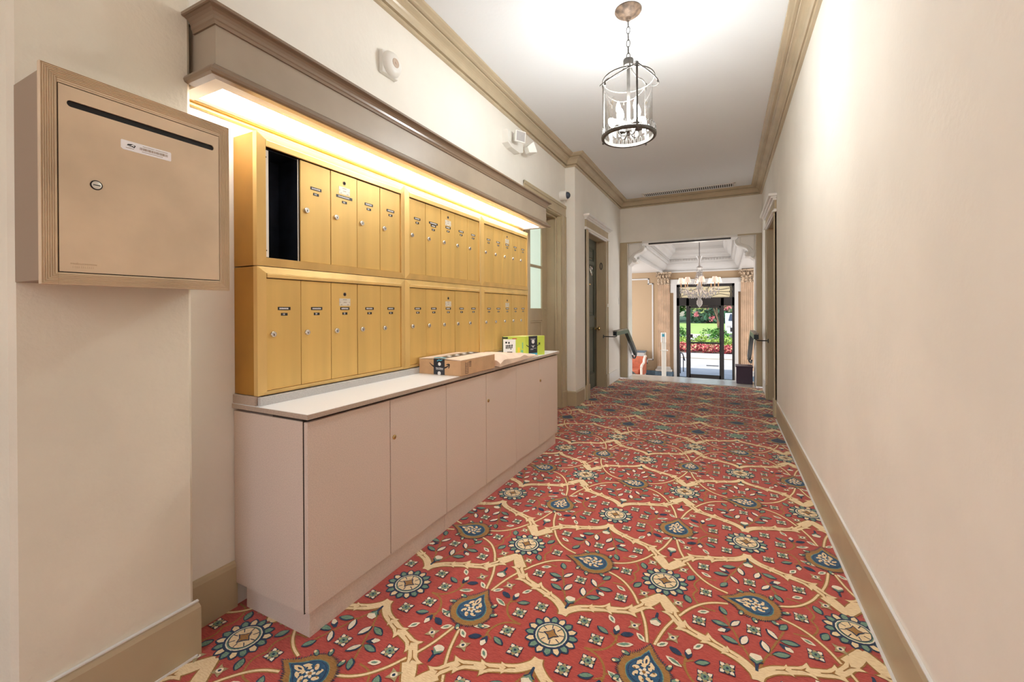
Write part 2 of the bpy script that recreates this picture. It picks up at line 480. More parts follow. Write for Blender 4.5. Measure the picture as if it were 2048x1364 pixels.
coff = [(-.02, zc), (.02, zc), (.03, zc+.03), (.0, zc+.05), (.02, zc+.07)] + [(.02+.09*t, zc+.07+.10*t**2) for t in (.2, .4, .6, .8, 1)] + \
    [(.12, zc+.20), (.15, zc+.205), (.15, zc+.24), (.17, zc+.25), (.17, zc+.31), (.20, zc+.315), (.21, zc+.36), (.26, zc+.40), (.27, zc+.44)] + \
    [(.31, zc+.46), (.34, zc+.50), (.35, zc+.565), (-.02, zc+.565)]
w = MB().sweep(coff, [(-1.42, 7.93), (-1.42, YF-.02), (.30, YF-.02), (.30, 7.93)])
for k in range(52):                                        # dentils
    y = 7.98+k*.061
    w.box(-1.42+.17, -1.42+.195, y, y+.035, zc+.26, zc+.305); w.box(.30-.195, .30-.17, y, y+.035, zc+.26, zc+.305)
for k in range(22):
    x = -1.2+k*.061; w.box(x, x+.035, YF-.02-.195, YF-.02-.17, zc+.26, zc+.305)
struct('trim_7', w, lobwhite, 'white dentil crown around the lobby ceiling coffer')
# panel moulding with notched corners on the far lobby wall
pm = [(-2.6, -.17), (-1.80, -.17), (-1.80, -.08), (-1.66, -.08), (-1.66, 1.84), (-1.76, 1.84), (-1.76, 1.965), (-2.6, 1.965)]
w = MB()
for i in range(len(pm)-1):
    a, b = pm[i], pm[i+1]
    w.box(min(a[0], b[0])-.018, max(a[0], b[0])+.018, YF-.02, YF, min(a[1], b[1])-.018, max(a[1], b[1])+.018, .006)
struct('trim_8', w, lobwhite, 'white notched panel moulding on the lobby wall')
w = MB(); w.box(-2.5, -1.16, YF-.03, YF, ZL, -.36); w.box(.26, 2.2, YF-.03, YF, ZL, -.36)
struct('baseboard_lobby', w, bluem)
# white door surround
w = MB(); w.box(-1.16, -1.088, YF-.05, YF, ZL, 1.9, .006); w.box(.184, .26, YF-.05, YF, ZL, 1.9, .006)
w.box(-1.235, -1.15, YF-.05, YF, 1.6, 1.93, .006); w.box(.25, .335, YF-.05, YF, 1.6, 1.93, .006); w.box(-1.235, .335, YF-.055, YF, 1.80, 1.93, .006)
struct('trim_9', w, lobwhite, 'white eared surround of the lobby entrance')
for name, xc in (('column_left', -1.39), ('column_right', .457)):
    w = MB(); hw = .142
    pr = [(xc-hw, YF)]
    nfl = 7; wd = 2*hw/nfl
    pr.append((xc-hw, YF-.07))
    for k in range(nfl):
        x0 = xc-hw+k*wd
        for t in range(5): pr.append((x0+wd*(.14+.72*t/4), YF-.07+.016*sin(pi*t/4)))
    pr += [(xc+hw, YF-.07), (xc+hw, YF)]
    w.prism(pr, 'z', -.24, 1.83)
    w.mi = 1
    # acanthus capital: bell, two tiers of leaves, volutes and abacus
    w.box(xc-.13, xc+.13, YF-.075, YF, 1.82, 2.08); w.box(xc-.185, xc+.185, YF-.13, YF, 2.075, 2.12, .006)
    w.box(xc-.15, xc+.15, YF-.085, YF, 1.815, 1.835, .004)
    for tier, (z0, z1, n_) in enumerate(((1.835, 1.95, 4), (1.90, 2.03, 3))):
        for k in range(n_):
            x = xc + (k-(n_-1)/2)*.078
            for t in range(4):
                z = z0+(z1-z0)*t/3
                w.ball((x, YF-.078-.018*t**1.3*.5, z), .026, 8, 5, (1.15, .7, 1.2))
            w.ball((x, YF-.12, z1+.004), .022, 8, 5, (1.2, .9, .7))
    for sx in (-1, 1):
        for t in range(14):
            a = t*.75; r = .042*(1-t/16)
            w.ball((xc+sx*(.135+r*cos(a)), YF-.10, 2.03+r*sin(a)), .015, 6, 4)
    w.mi = 2
    w.box(xc-.20, xc+.20, YF-.11, YF, -.36, -.30, .01); w.box(xc-.17, xc+.17, YF-.095, YF, -.30, -.265, .014); w.box(xc-.155, xc+.155, YF-.085, YF, -.265, -.235, .01)
    w.mi = 3
    w.box(xc-.205, xc+.205, YF-.12, YF, ZL, -.36, .004)
    struct(name, w, [peach, capm, marble, bluem], 'fluted peach marble pilaster with carved capital')

# ------------------------------------------------------------------ carpet (woven pattern laid into the floor mesh)
def carpet_mat(name, c, c2, st=(60, 260, 1)):
    M = mat(name, c, .95, var=.1, vscale=1.0, stretch=st, col2=c2, bump=.5, bscale=3, bdist=.004, spec=.1)
    b = M.node_tree.nodes['Principled BSDF']; b.inputs['Sheen Weight'].default_value = .30; b.inputs['Sheen Roughness'].default_value = .45
    return M
CM = [carpet_mat('carpet_red', (198, 88, 76), (168, 62, 56), (42, 320, 1)),
      carpet_mat('carpet_cream', (250, 226, 182), (232, 202, 154)),
      carpet_mat('carpet_green', (132, 164, 138), (98, 132, 112)),
      carpet_mat('carpet_navy', (40, 66, 96), (30, 48, 76)),
      carpet_mat('carpet_brown', (176, 128, 66), (148, 104, 50)),
      carpet_mat('carpet_tan', (186, 170, 124), (160, 140, 98)),
      carpet_mat('carpet_blue', (48, 98, 134), (36, 78, 112)),
      carpet_mat('carpet_ivory', (250, 240, 218), (236, 218, 188))]
RED, CRM, GRN, NVY, BRN, TAN, BLU, IVY = range(8)
PA, PB = .3335, .5115
cell = []                                   # (layer, colour, polygon) in one repeat around a medallion
rj = random.Random(3)
def jit(pl, step=.006, amp=.0011):
    out = []
    n = len(pl)
    for i in range(n):
        a, b = pl[i], pl[(i+1) % n]
        d = hypot(b[0]-a[0], b[1]-a[1]); k = max(1, int(d/step))
        for t in range(k):
            out.append((a[0]+(b[0]-a[0])*t/k+rj.uniform(-amp, amp), a[1]+(b[1]-a[1])*t/k+rj.uniform(-amp, amp)))
    return out
SUB = [0, 0]                                # small lift per stroke and per mirrored quarter, so no two faces coincide
def lift():
    SUB[0] += 1; return SUB[1] + .025*(SUB[0] % 16)
def pp(layer, c, pl, amp=.0011, step=.006): cell.append((layer+lift(), c, jit(pl, step, amp)))
def ell(cx, cy, a, b, rot=0, n=12):
    return [(cx+a*cos(2*pi*i/n)*cos(rot)-b*sin(2*pi*i/n)*sin(rot), cy+a*cos(2*pi*i/n)*sin(rot)+b*sin(2*pi*i/n)*cos(rot)) for i in range(n)]
def leafp(cx, cy, ln, wd, rot):
    pts = []
    for i in range(9):
        t = i/8; pts.append((ln*(t-.5), wd*.5*sin(pi*t)**.8))
    for i in range(7, 0, -1):
        t = i/8; pts.append((ln*(t-.5), -wd*.5*sin(pi*t)**.8))
    return [(cx+x*cos(rot)-y*sin(rot), cy+x*sin(rot)+y*cos(rot)) for x, y in pts]
def ribbon(pts, wd):
    L_, R_ = [], []
    n = len(pts)
    ws = wd if isinstance(wd, (list, tuple)) else [wd]*n
    for i in range(n):
        a = pts[max(0, i-1)]; b = pts[min(n-1, i+1)]
        d = hypot(b[0]-a[0], b[1]-a[1]) or 1; nx, ny = -(b[1]-a[1])/d, (b[0]-a[0])/d
        L_.append((pts[i][0]+nx*ws[i]/2, pts[i][1]+ny*ws[i]/2)); R_.append((pts[i][0]-nx*ws[i]/2, pts[i][1]-ny*ws[i]/2))
    return L_+R_[::-1]
def ribs(layer, c, P, wd, k=4, amp=.0009):
    q = spl(P, k)
    if isinstance(wd, tuple):
        n = len(q); ws = [wd[0]+(wd[1]-wd[0])*i/(n-1) for i in range(n)]
    else: ws = wd
    # break into short quads so the faces stay simple
    r_ = ribbon(q, ws); n = len(q); layer += lift()
    for i in range(n-1):
        cell.append((layer, c, [r_[i], r_[i+1], r_[2*n-2-i], r_[2*n-1-i]]))
def sym(fn, both=True):
    for sx in (1, -1):
        for sy in (1, -1):
            fn(sx, sy)
def medallion(cx, cy):
    for i in range(16):
        a = 2*pi*(i+.5)/16
        for lay, c, k in ((4, NVY, 1.0), (5, (CRM if i % 2 else GRN), .62)):
            l0, l1, wd = .060, .0995, .0335
            if k < 1: l0, l1, wd = .066, .0935, .0210
            pt = [(l0, -wd*.42), (l0+(l1-l0)*.55, -wd*.5), (l1-.006, -wd*.28), (l1, 0), (l1-.006, wd*.28), (l0+(l1-l0)*.55, wd*.5), (l0, wd*.42)]
            pp(lay, c, [(cx+x*cos(a)-y*sin(a), cy+x*sin(a)+y*cos(a)) for x, y in pt], .0008, .012)
    pp(6, NVY, ell(cx, cy, .0665, .0665, 0, 32), .0008)
    pp(7, IVY, ell(cx, cy, .0585, .0585, 0, 28), .0008)
    pp(8, GRN, ell(cx, cy, .0545, .0545, 0, 28), .0006)
    pp(9, NVY, ell(cx, cy, .0505, .0505, 0, 28), .0006)
    pp(10, CRM, ell(cx, cy, .0475, .0475, 0, 28), .0006)
    for i in range(8):
        a = 2*pi*i/8+.2
        pp(11, NVY, [(cx+r*cos(a+d), cy+r*sin(a+d)) for r, d in ((.028, .06), (.047, .035), (.047, -.035), (.028, -.06))], .0003)
    st = [(cx+(.031 if i % 2 == 0 else .017)*cos(pi*i/4), cy+(.031 if i % 2 == 0 else .017)*sin(pi*i/4)) for i in range(8)]
    pp(12, NVY, st, .0006); pp(13, BRN, [((x-cx)*.76+cx, (y-cy)*.76+cy) for x, y in st], .0006)
def teardrop(cx, cy, ang):
    # local axis: tip towards +u
    def body(s, tip):
        q = [(-.018+s*cos(t), s*sin(t)) for t in [radians(48+264*i/26) for i in range(27)]]
        return q + [(tip*.55, -s*.36), (tip, 0), (tip*.55, s*.36)]
    def put(lay, c, pl, amp=.001, step=.006):
        pp(lay, c, [(cx+u*cos(ang)-v*sin(ang), cy+u*sin(ang)+v*cos(ang)) for u, v in pl], amp, step)
    def serr(pl, h):
        out = []; n = len(pl)
        for i in range(n):
            a, b = pl[i], pl[(i+1) % n]
            d = hypot(b[0]-a[0], b[1]-a[1]); k = max(1, round(d/.0085))
            for t in range(k):
                x, y = a[0]+(b[0]-a[0])*t/k, a[1]+(b[1]-a[1])*t/k
                out.append((x, y)); mx_, my_ = a[0]+(b[0]-a[0])*(t+.5)/k, a[1]+(b[1]-a[1])*(t+.5)/k
                r = hypot(mx_+.01, my_) or 1
                hh = h*rj.uniform(.6, 1.15)
                out.append((mx_+(mx_+.01)/r*hh+.004*my_/r, my_+my_/r*hh))
        return out
    put(4, NVY, serr(body(.083, .118), .0135), .0004, 1)
    put(5, BRN, serr(body(.080, .112), .0105), .0004, 1)
    put(7, BLU, body(.058, .083)); put(6, GRN, body(.0615, .088), .0012)
    put(8, NVY, body(.052, .074))
    put(9, BLU, body(.049, .068))
    # cream scrolling inside
    for a in range(7):
        t = 2*pi*a/7+.3
        put(10, CRM, ell(-.018+.030*cos(t), .030*sin(t), .0135, .0075, t+.7, 8), .0012)
        put(11, (BRN if a % 2 else NVY), ell(-.018+.031*cos(t+.2), .031*sin(t+.2), .005, .0035, t, 6), .0006)
    for a in range(5):
        t = 2*pi*a/5
        put(11, IVY, ell(-.018+.011*cos(t), .011*sin(t), .0078, .0056, t, 7), .0008)
    put(12, BRN, ell(-.018, 0, .0065, .0065, 0, 8))
    put(10, CRM, leafp(.034, 0, .05, .02, 0), .001); put(11, NVY, leafp(.030, 0, .022, .007, 0), .0006)
    for s_ in (1, -1):
        put(10, CRM, leafp(.018, s_*.021, .032, .013, s_*-.5), .001)
    # small buds around the rim
    for t, l_ in ((.9, .092), (1.45, .096), (-.9, .092), (-1.45, .096), (2.2, .098), (-2.2, .098), (3.14, .101)):
        put(6, NVY, ell(-.018+l_*cos(t), l_*sin(t), .017, .0105, t+.4, 8), .001)
        put(7, GRN, ell(-.018+l_*cos(t), l_*sin(t), .013, .0072, t+.4, 8), .001)
        put(8, CRM, ell(-.018+(l_+.006)*cos(t+.05), (l_+.006)*sin(t+.05), .0065, .005, t, 7), .0008)
def flower(cx, cy, rot=pi/4, s=1):
    for i in range(4):
        a = rot+i*pi/2
        pp(5, NVY, [(cx+r*s*cos(a+d), cy+r*s*sin(a+d)) for r, d in ((.012, .75), (.024, .50), (.0345, 0), (.024, -.50), (.012, -.75))], .0009)
        pp(6, IVY, [(cx+r*s*cos(a+d), cy+r*s*sin(a+d)) for r, d in ((.016, .30), (.023, .32), (.0305, 0), (.023, -.32), (.016, -.30))], .0007)
        b = a+pi/4
        pp(6, TAN, [(cx+r*s*cos(b+d), cy+r*s*sin(b+d)) for r, d in ((.006, .8), (.018, .45), (.0235, 0), (.018, -.45), (.006, -.8))], .0008)
    pp(4, NVY, ell(cx, cy, .024*s, .024*s, 0, 10)); pp(7, GRN, ell(cx, cy, .0125*s, .0125*s, 0, 9)); pp(8, NVY, ell(cx, cy, .005*s, .005*s, 0, 7))
def tanflower(cx, cy):
    st = [(cx+(.029 if i % 2 == 0 else .014)*cos(pi*i/4+pi/4), cy+(.029 if i % 2 == 0 else .014)*sin(pi*i/4+pi/4)) for i in range(8)]
    pp(4, TAN, st, .0012); pp(5, IVY, ell(cx, cy, .0125, .0105, .5, 9), .0012); pp(6, NVY, ell(cx, cy, .0055, .006, 0, 7))
def lens(cx, cy, rot):
    pp(4, IVY, leafp(cx, cy, .048, .021, rot), .0012); pp(5, GRN, leafp(cx, cy, .026, .0095, rot), .0008)
def leaf2(cx, cy, rot, c, ln=.052, wd=.022, edge=NVY):
    pp(4, edge, leafp(cx+.002*cos(rot+1), cy+.002*sin(rot+1), ln+.005, wd+.005, rot), .0009); pp(5, c, leafp(cx, cy, ln-.003, wd-.005, rot), .0009)
def bud(cx, cy, sy):
    pp(4, NVY, [(cx-.022, cy-.012*sy), (cx+.022, cy-.012*sy), (cx+.006, cy-.024*sy), (cx+.004, cy-.058*sy), (cx-.004, cy-.058*sy), (cx-.006, cy-.024*sy)])
    pp(5, GRN, [(cx-.021, cy-.002*sy), (cx, cy-.026*sy), (cx+.021, cy-.002*sy), (cx+.016, cy+.012*sy), (cx-.016, cy+.012*sy)])
    pp(6, IVY, [(cx-.020, cy+.002*sy), (cx, cy-.012*sy), (cx+.020, cy+.002*sy), (cx+.015, cy+.017*sy), (cx, cy+.02*sy), (cx-.015, cy+.017*sy)])
def smallbud(cx, cy, rot):
    q = [(-.012, 0), (.0, -.011), (.014, -.006), (.02, 0), (.014, .006), (0, .011)]
    T_ = lambda p, k=1: (cx+p[0]*k*cos(rot)-p[1]*k*sin(rot), cy+p[0]*k*sin(rot)+p[1]*k*cos(rot))
    pp(4, NVY, [T_((-.03, -.003)), T_((-.012, -.012)), T_((.006, -.012)), T_((.006, .012)), T_((-.012, .012)), T_((-.03, .003))])
    pp(5, IVY, [T_(p) for p in q])
medallion(0, 0); medallion(PA, PB)
teardrop(PA, 0, pi/2); teardrop(0, PB, pi)
vine = [(0, .118), (.010, .148), (.048, .184), (.095, .206), (.136, .224), (.180, .238), (.222, .254), (.252, .276), (.283, .318), (.308, .352), (.3335, .402)]
def quad(sx, sy):
    SUB[0] = 0; SUB[1] = (.4 if sx < 0 else 0)+(.2 if sy < 0 else 0)
    f = lambda P: [(x*sx, y*sy) for x, y in P]
    pt = lambda x, y: (x*sx, y*sy)
    ag = lambda r: atan2(sin(r)*sy, cos(r)*sx)
    ribs(2, BRN, f(vine), .042); ribs(3, CRM, f(vine), .032)
    # barbed leaves along the vine
    for (x, y, r, l_, wd) in ((.137, .227, .36, .082, .060), (.222, .255, .42, .086, .066), (.278, .310, .88, .080, .060), (.080, .199, .42, .06, .044)):
        r_ = ag(r)
        q = [(-.5, .1), (-.1, .24), (.12, .34), (.34, .56), (.33, .22), (.5, .1), (.5, -.1), (.33, -.22), (.34, -.56), (.12, -.34), (-.1, -.24), (-.5, -.1)]
        for lay, c, e in ((2, BRN, 1.16), (3, CRM, 1)):
            pp(lay, c, [(x*sx+u*l_*e*cos(r_)-v*wd*e*sin(r_), y*sy+u*l_*e*sin(r_)+v*wd*e*cos(r_)) for u, v in q], .0008)
        cell.append((5+lift(), BRN, [(x*sx+u*l_*cos(r_)-v*wd*sin(r_), y*sy+u*l_*sin(r_)+v*wd*cos(r_)) for u, v in ((-.46, -.025), (-.05, -.035), (.20, -.20), (.05, 0), (.20, .20), (-.05, .035), (-.46, .025))]))
    # chevron at the upper medallion
    ribs(2, BRN, f([(.262, .325), (.3335, .415)]), .038, 2); ribs(3, CRM, f([(.268, .330), (.3335, .412)]), .028, 2)
    ribs(3, CRM, f([(.293, .300), (.270, .340)]), (.026, .012), 2)
    # thin stems
    for P in ([(.085, .476), (.135, .458), (.181, .426), (.225, .372), (.256, .315)], [(.272, .285), (.296, .225), (.312, .165), (.321, .122)]):
        ribs(1, BRN, f(P), .017); ribs(2, CRM, f(P), .0085)
    # brown twigs
    ribs(1, BRN, f([(.006, .165), (.022, .215), (.037, .249), (.058, .30), (.077, .345), (.10, .40)]), .0075)
    ribs(1, BRN, f([(.037, .249), (.060, .262)]), .006); ribs(1, BRN, f([(.077, .345), (.110, .335)]), .006)
    ribs(1, BRN, f([(.125, 0), (.165, .008), (.195, .030), (.214, .065), (.217, .10), (.205, .13)]), .0085)
    ribs(1, BRN, f([(.214, .075), (.235, .072)]), .006); ribs(1, BRN, f([(.215, .095), (.19, .112)]), .006); ribs(1, BRN, f([(.213, .11), (.235, .122)]), .006)
    ribs(1, BRN, f([(.20, .512), (.215, .470), (.185, .415), (.13, .405)]), .0075)
    flower(*pt(.089, .122)); flower(*pt(.154, .053)); flower(*pt(.185, .320))
    tanflower(*pt(.2655, .184)); tanflower(*pt(.2665, .389))
    lens(*pt(.172, .380), ag(-.5)); lens(*pt(.180, .182), ag(-.9)); lens(*pt(.296, .136), ag(-.75))
    leaf2(*pt(.232, .434), ag(1.1), GRN, .05, .027)
    leaf2(*pt(.033, .286), ag(1.9), IVY, .056, .026); leaf2(*pt(.080, .268), ag(.35), GRN, .058, .026)
    leaf2(*pt(.060, .364), ag(2.2), IVY, .054, .022); leaf2(*pt(.112, .342), ag(.1), GRN, .058, .025)
    leaf2(*pt(.101, .421), ag(1.0), GRN, .048, .024); smallbud(*pt(.103, .308), ag(-.6))
    smallbud(*pt(.209, .138), ag(1.6)); leaf2(*pt(.164, .111), ag(2.7), GRN, .05, .022)
    leaf2(*pt(.249, .126), ag(.5), NVY, .046, .02); pp(4, IVY, leafp(*pt(.251, .075), .062, .022, ag(.45))); pp(5, GRN, leafp(*pt(.249, .076), .046, .012, ag(.45)))
sym(quad)
SUB[:] = [0, 0]
bud(0, .214, 1); bud(0, -.214, -1); bud(PA, .238, -1); bud(PA, -.238, 1)
flower(0, .357); flower(0, -.357); flower(.168, PB); flower(-.168, PB)
fv, ff, fm = [], [], []
def cadd(pl, z, c):
    b = len(fv); fv.extend((x, y, z) for x, y in pl); ff.append(tuple(range(b, b+len(pl)))); fm.append(c)
y = -3.2
cadd([(-2.05, -3.2), (.82, -3.2), (.82, 7.42), (-2.05, 7.42)], 0, RED)
AX, AY = -.577, 1.462
ox = [math.floor(i) for i in range(-2, 3)]
for i in range(-2, 3):
    for j in range(-5, 7):
        cx, cy = AX+i*2*PA, AY+j*2*PB
        for lay, c, pl in cell:
            mx_ = sum(p[0] for p in pl)/len(pl)+cx; my_ = sum(p[1] for p in pl)/len(pl)+cy
            if mx_ < -1.95 or mx_ > .66 or my_ < -.9 or my_ > 7.46: continue
            if mx_ > .56 and not 5.5 < my_ < 6.6: continue
            if my_ > 4.2 and lay > 9: continue
            cadd([(p[0]+cx, p[1]+cy) for p in pl], .0005*lay, c)
me = bpy.data.meshes.new('floor'); me.from_pydata(fv, [], ff)
for mm in CM: me.materials.append(mm)
me.polygons.foreach_set('material_index', fm); me.update()
import bmesh
b = bmesh.new(); b.from_mesh(me)
for f in b.faces:
    f.normal_update()
    if f.normal.z < 0: f.normal_flip()
b.to_mesh(me); b.free()
fl = bpy.data.objects.new('floor', me); COL.objects.link(fl); fl['kind'] = 'structure'
fl['label'] = 'red carpet with cream vines, medallions and flowers'; fl['_o'] = (0, 0, 0)
sub = B(-2.05, .82, -3.2, 7.42, -.12, -.002); struct('floor_slab', sub, marble)

# ------------------------------------------------------------------ doors of the corridor
def casing_parts(root, face, sgn, y0, y1, zt, cw, th, m, cornice=None, plinth=True):
    """flat casing round a hole on a wall at x=face, standing out towards sgn"""
    w = MB()
    for (a, b) in ((y0-cw, y0), (y1, y1+cw)):
        w.box(face, face+sgn*th, a, b, 0, zt, .003)
        w.box(face, face+sgn*(th+.008), a+(0 if a < y0-.01 else cw*.72), a+(cw*.28 if a < y0-.01 else cw), 0, zt, .003)
        if plinth: w.box(face, face+sgn*(th+.012), a-.004, b+.004, 0, .195, .003)
    if cornice is None:
        w.box(face, face+sgn*th, y0-cw, y1+cw, zt, zt+cw, .003); w.box(face, face+sgn*(th+.008), y0-cw, y1+cw, zt+cw*.72, zt+cw, .003)
    w.build('casing', m, root)
d1 = thing('door_1', (XN, 4.445, 0), 'half glazed taupe door in the mailbox alcove', None, kind='structure')
casing_parts(d1, XN, 1, 3.965, 4.925, 2.35, .135, .012, trimm)
w = MB(); w.box(XN-.19, XN, 4.907, 4.925, 0, 2.35); w.box(XN-.19, XN, 3.965, 3.983, 0, 2.35); w.box(XN-.19, XN, 3.983, 4.907, 2.332, 2.35)
w.box(XN-.075, XN-.055, 4.886, 4.907, 0, 2.333, .003); w.box(XN-.075, XN-.055, 3.983, 4.907, 2.311, 2.333, .003)
w.build('jamb', trimm, d1)
lx0, lx1 = -2.02, -1.976
w = MB()
w.box(lx0, lx1, 4.755, 4.907, .01, 2.33, .003); w.box(lx0, lx1, 3.983, 4.12, .01, 2.33, .003)
w.box(lx0, lx1, 4.12, 4.755, 2.185, 2.33, .003); w.box(lx0, lx1, 4.12, 4.755, 1.07, 1.215, .003); w.box(lx0, lx1, 4.12, 4.755, .01, .25, .003)
w.box(lx0+.012, lx1-.014, 4.12, 4.755, .25, 1.07)
w.box(lx0, lx1, 4.385, 4.415, 1.215, 2.185, .004); w.box(lx0, lx1+.004, 4.12, 4.755, 1.69, 1.72, .004)
for (a, b, c, d) in ((4.12, 4.755, 1.05, 1.07), (4.12, 4.755, .25, .27), (4.735, 4.755, .25, 1.07), (4.12, 4.14, .25, 1.07)): w.box(lx1-.016, lx1-.002, a, b, c, d, .005)
leaf = w.build('door_leaf', trimm, d1)
for (a, b) in ((4.12, 4.385), (4.415, 4.755)):
    for (c, d) in ((1.215, 1.69), (1.72, 2.185)): B(lx0+.016, lx1-.018, a, b, c, d).build('glass_pane', frost, leaf)
w = MB(); w.lathe([(.017, 0), (.017, .006), (.012, .010), (.001, .010)], 16, (lx1, 4.85, 1.21), 'x'); w.lathe([(.014, 0), (.014, .005), (.001, .006)], 14, (lx1, 4.85, 1.15), 'x')
w.build('door_lock', trimm, leaf)

def corridor_door(name, wx, sgn, lab, leafm):
    root = thing(name, (wx, 6.07, 0), lab, None, kind='structure')
    y0, y1, zt = 5.61, 6.53, 2.26
    casing_parts(root, wx, sgn, y0, y1, zt, .125, .018, trimm, cornice=True)
    w = MB()
    w.box(wx, wx+sgn*.02, y0-.125, y1+.125, zt+.035, zt+.135, .002)
    h = MB()
    for (u, z0, z1) in ((.045, zt, zt+.014), (.030, zt+.014, zt+.035), (.035, zt+.130, zt+.15), (.058, zt+.15, zt+.168), (.082, zt+.168, zt+.198)):
        h.box(wx, wx+sgn*u, y0-.125-u*.7, y1+.125+u*.7, z0, z1, .004)
    h.box(wx, wx+sgn*.026, y0-.02, y1+.02, zt-.02, zt, .003)
    w.build('frieze', trimm, root); h.build('cornice', whitem, root)
    w = MB(); a, b = sorted((wx-sgn*.18, wx))
    w.box(a, b, y0, y0+.016, 0, zt); w.box(a, b, y1-.016, y1, 0, zt); w.box(a, b, y0, y1, zt-.016, zt)
    s0, s1 = sorted((wx-sgn*.13, wx-sgn*.115))
    w.box(s0, s1, y1-.030, y1-.016, 0, zt-.016, .002); w.box(s0, s1, y0+.016, y0+.030, 0, zt-.016, .002)
    w.build('jamb', trimm, root)
    f = wx-sgn*.132; bk = f-sgn*.042
    w = MB(); A, Z_ = y0+.016, y1-.016
    for (c, d) in ((A, A+.12), (Z_-.12, Z_)): w.box(bk, f, c, d, .012, zt-.016, .003)
    for (c, d) in ((.012, .23), (.93, 1.10), (1.86, 1.92), (2.12, zt-.016)): w.box(bk, f, A+.12, Z_-.12, c, d, .003)
    for (c, d) in ((.23, .93), (1.10, 1.86), (1.92, 2.12)):
        w.box(bk+sgn*.006, f-sgn*.016, A+.12, Z_-.12, c, d)
        w.box(bk+sgn*.006, f-sgn*.006, A+.165, Z_-.165, c+.045, d-.045, .012)
        for (p, q, r, s_) in ((A+.12, A+.135, c, d), (Z_-.135, Z_-.12, c, d), (A+.12, Z_-.12, c, c+.015), (A+.12, Z_-.12, d-.015, d)): w.box(f-sgn*.016, f-sgn*.004, p, q, r, s_, .005)
    lf = w.build('door_leaf', leafm, root)
    k = MB(); P_ = [(.024, 0), (.024, .004), (.009, .006), (.009, .038), (.024, .045), (.029, .058), (.026, .07), (.008, .075)]
    k.lathe([(r, sgn*h_) for r, h_ in P_], 16, (f, Z_-.075, .905), 'x')
    k.lathe([(.013, 0), (.013, sgn*.006), (.004, sgn*.008)], 12, (f, Z_-.075, 1.06), 'x')
    k.build('door_knob', brass, lf)
    return root, lf, f
d2, lf2, f2 = corridor_door('door_2', XF, 1, 'grey green panelled door with brass knob and knocker', dgreen)
w = MB(); w.lathe([(.045, 0), (.045, .005), (.012, .008), (.010, .03), (.001, .034)], 18, (f2, 6.18, 1.80), 'x')
w.tube([(f2+.022, 6.18+.052*cos(t*pi/10), 1.765+.060*sin(t*pi/10)) for t in range(20)], .007, 7, close=True)
w.build('door_knocker', chrome, lf2)
B(f2, f2+.003, 6.12, 6.21, 1.56, 1.58).build('peephole_plate', brass, lf2)
d3, lf3, f3 = corridor_door('door_3', XR, -1, 'panelled door with white cornice in the long cream wall', dgreen)
# metal numeral on the reveal of the green door
w = MB()
Yn = 6.514
w.tube([(-1.72+.017*cos(t*pi/12), Yn-.006, 1.865+.050*sin(t*pi/12)) for t in range(24)], .0055, 6, close=True)
tag(w.build('house_number', steel), 'dark metal numeral 0 on the reveal beside the green door', 'house number')

# ------------------------------------------------------------------ base cabinets and worktop
ub = [1.040, 1.902, 2.762, 3.605]
cab_lab = ['pinkish beige laminate base cabinet at the near end with exposed side panel', 'pinkish beige laminate base cabinet between the two end cabinets',
           'pinkish beige laminate base cabinet at the far end beside the glazed door']
for i in range(3):
    y0, y1 = ub[i]+.0004, ub[i+1]-.0004
    t = thing('base_cabinet', (-1.58, (y0+y1)/2, 0), cab_lab[i], 'cabinet', 'laminate cabinets under the mailboxes')
    w = MB(); w.box(XN+.004, -1.374, y0, y1, .098, .796, .001)
    w.mi = 1; w.box(-1.3745, -1.3735, y0+.002, y1-.002, .094, .80); w.box(-1.55, -1.38, y0+.006, y1-.006, .796, .8075); w.box(XN+.06, -1.374, y0+(.02 if i == 0 else 0), y1-.004, .0925, .098)
    w.build('body', [lamm, lamdark], t)
    B(XN+.05, -1.3665, y0+(.019 if i == 0 else 0), y1-(.022 if i == 2 else 0), 0, .0925, .001).build('toe_kick', lamm, t)
    mid = (y0+y1)/2
    for k, (a, b_) in enumerate(((y0+(.004 if i == 0 else .001), mid-.002), (mid+.002, y1-.001))):
        d = B(-1.372, -1.353, a, b_, .099, .794, .0015).build('door', lamm, t)
        if k == 1:
            w = MB(); w.lathe([(.0105, 0), (.0105, .004), (.008, .0055), (.001, .0056)], 16, (-1.353, a+.022, .622), 'x'); w.mi = 1; w.box(-1.3476, -1.347, a+.0208, a+.0232, .617, .626)
            w.build('lock', [brass, dark], d)
t = thing('worktop', (-1.56, 2.32, .8075), 'long white worktop with beige edge over the base cabinets', 'worktop')
w = MB(); w.box(XN+.002, -1.337, 1.034, 3.612, .8078, .8255); w.build('edge_banding', edgem, t)
B(XN+.002, -1.3375, 1.035, 3.611, .8255, .827).build('top_surface', topm, t)
t = thing('backsplash', (-1.70, 2.32, .8272), 'low grey laminate backsplash strip under the gold mailboxes', 'backsplash')
w = MB(); w.box(-1.640, -1.622, 1.046, 3.606, .8272, .8600, .001); w.build('front_strip', greym, t)
w = MB(); w.box(XN+.003, -1.645, 1.037, 1.06, .8272, .8625, .001); w.build('side_upstand', edgem, t)

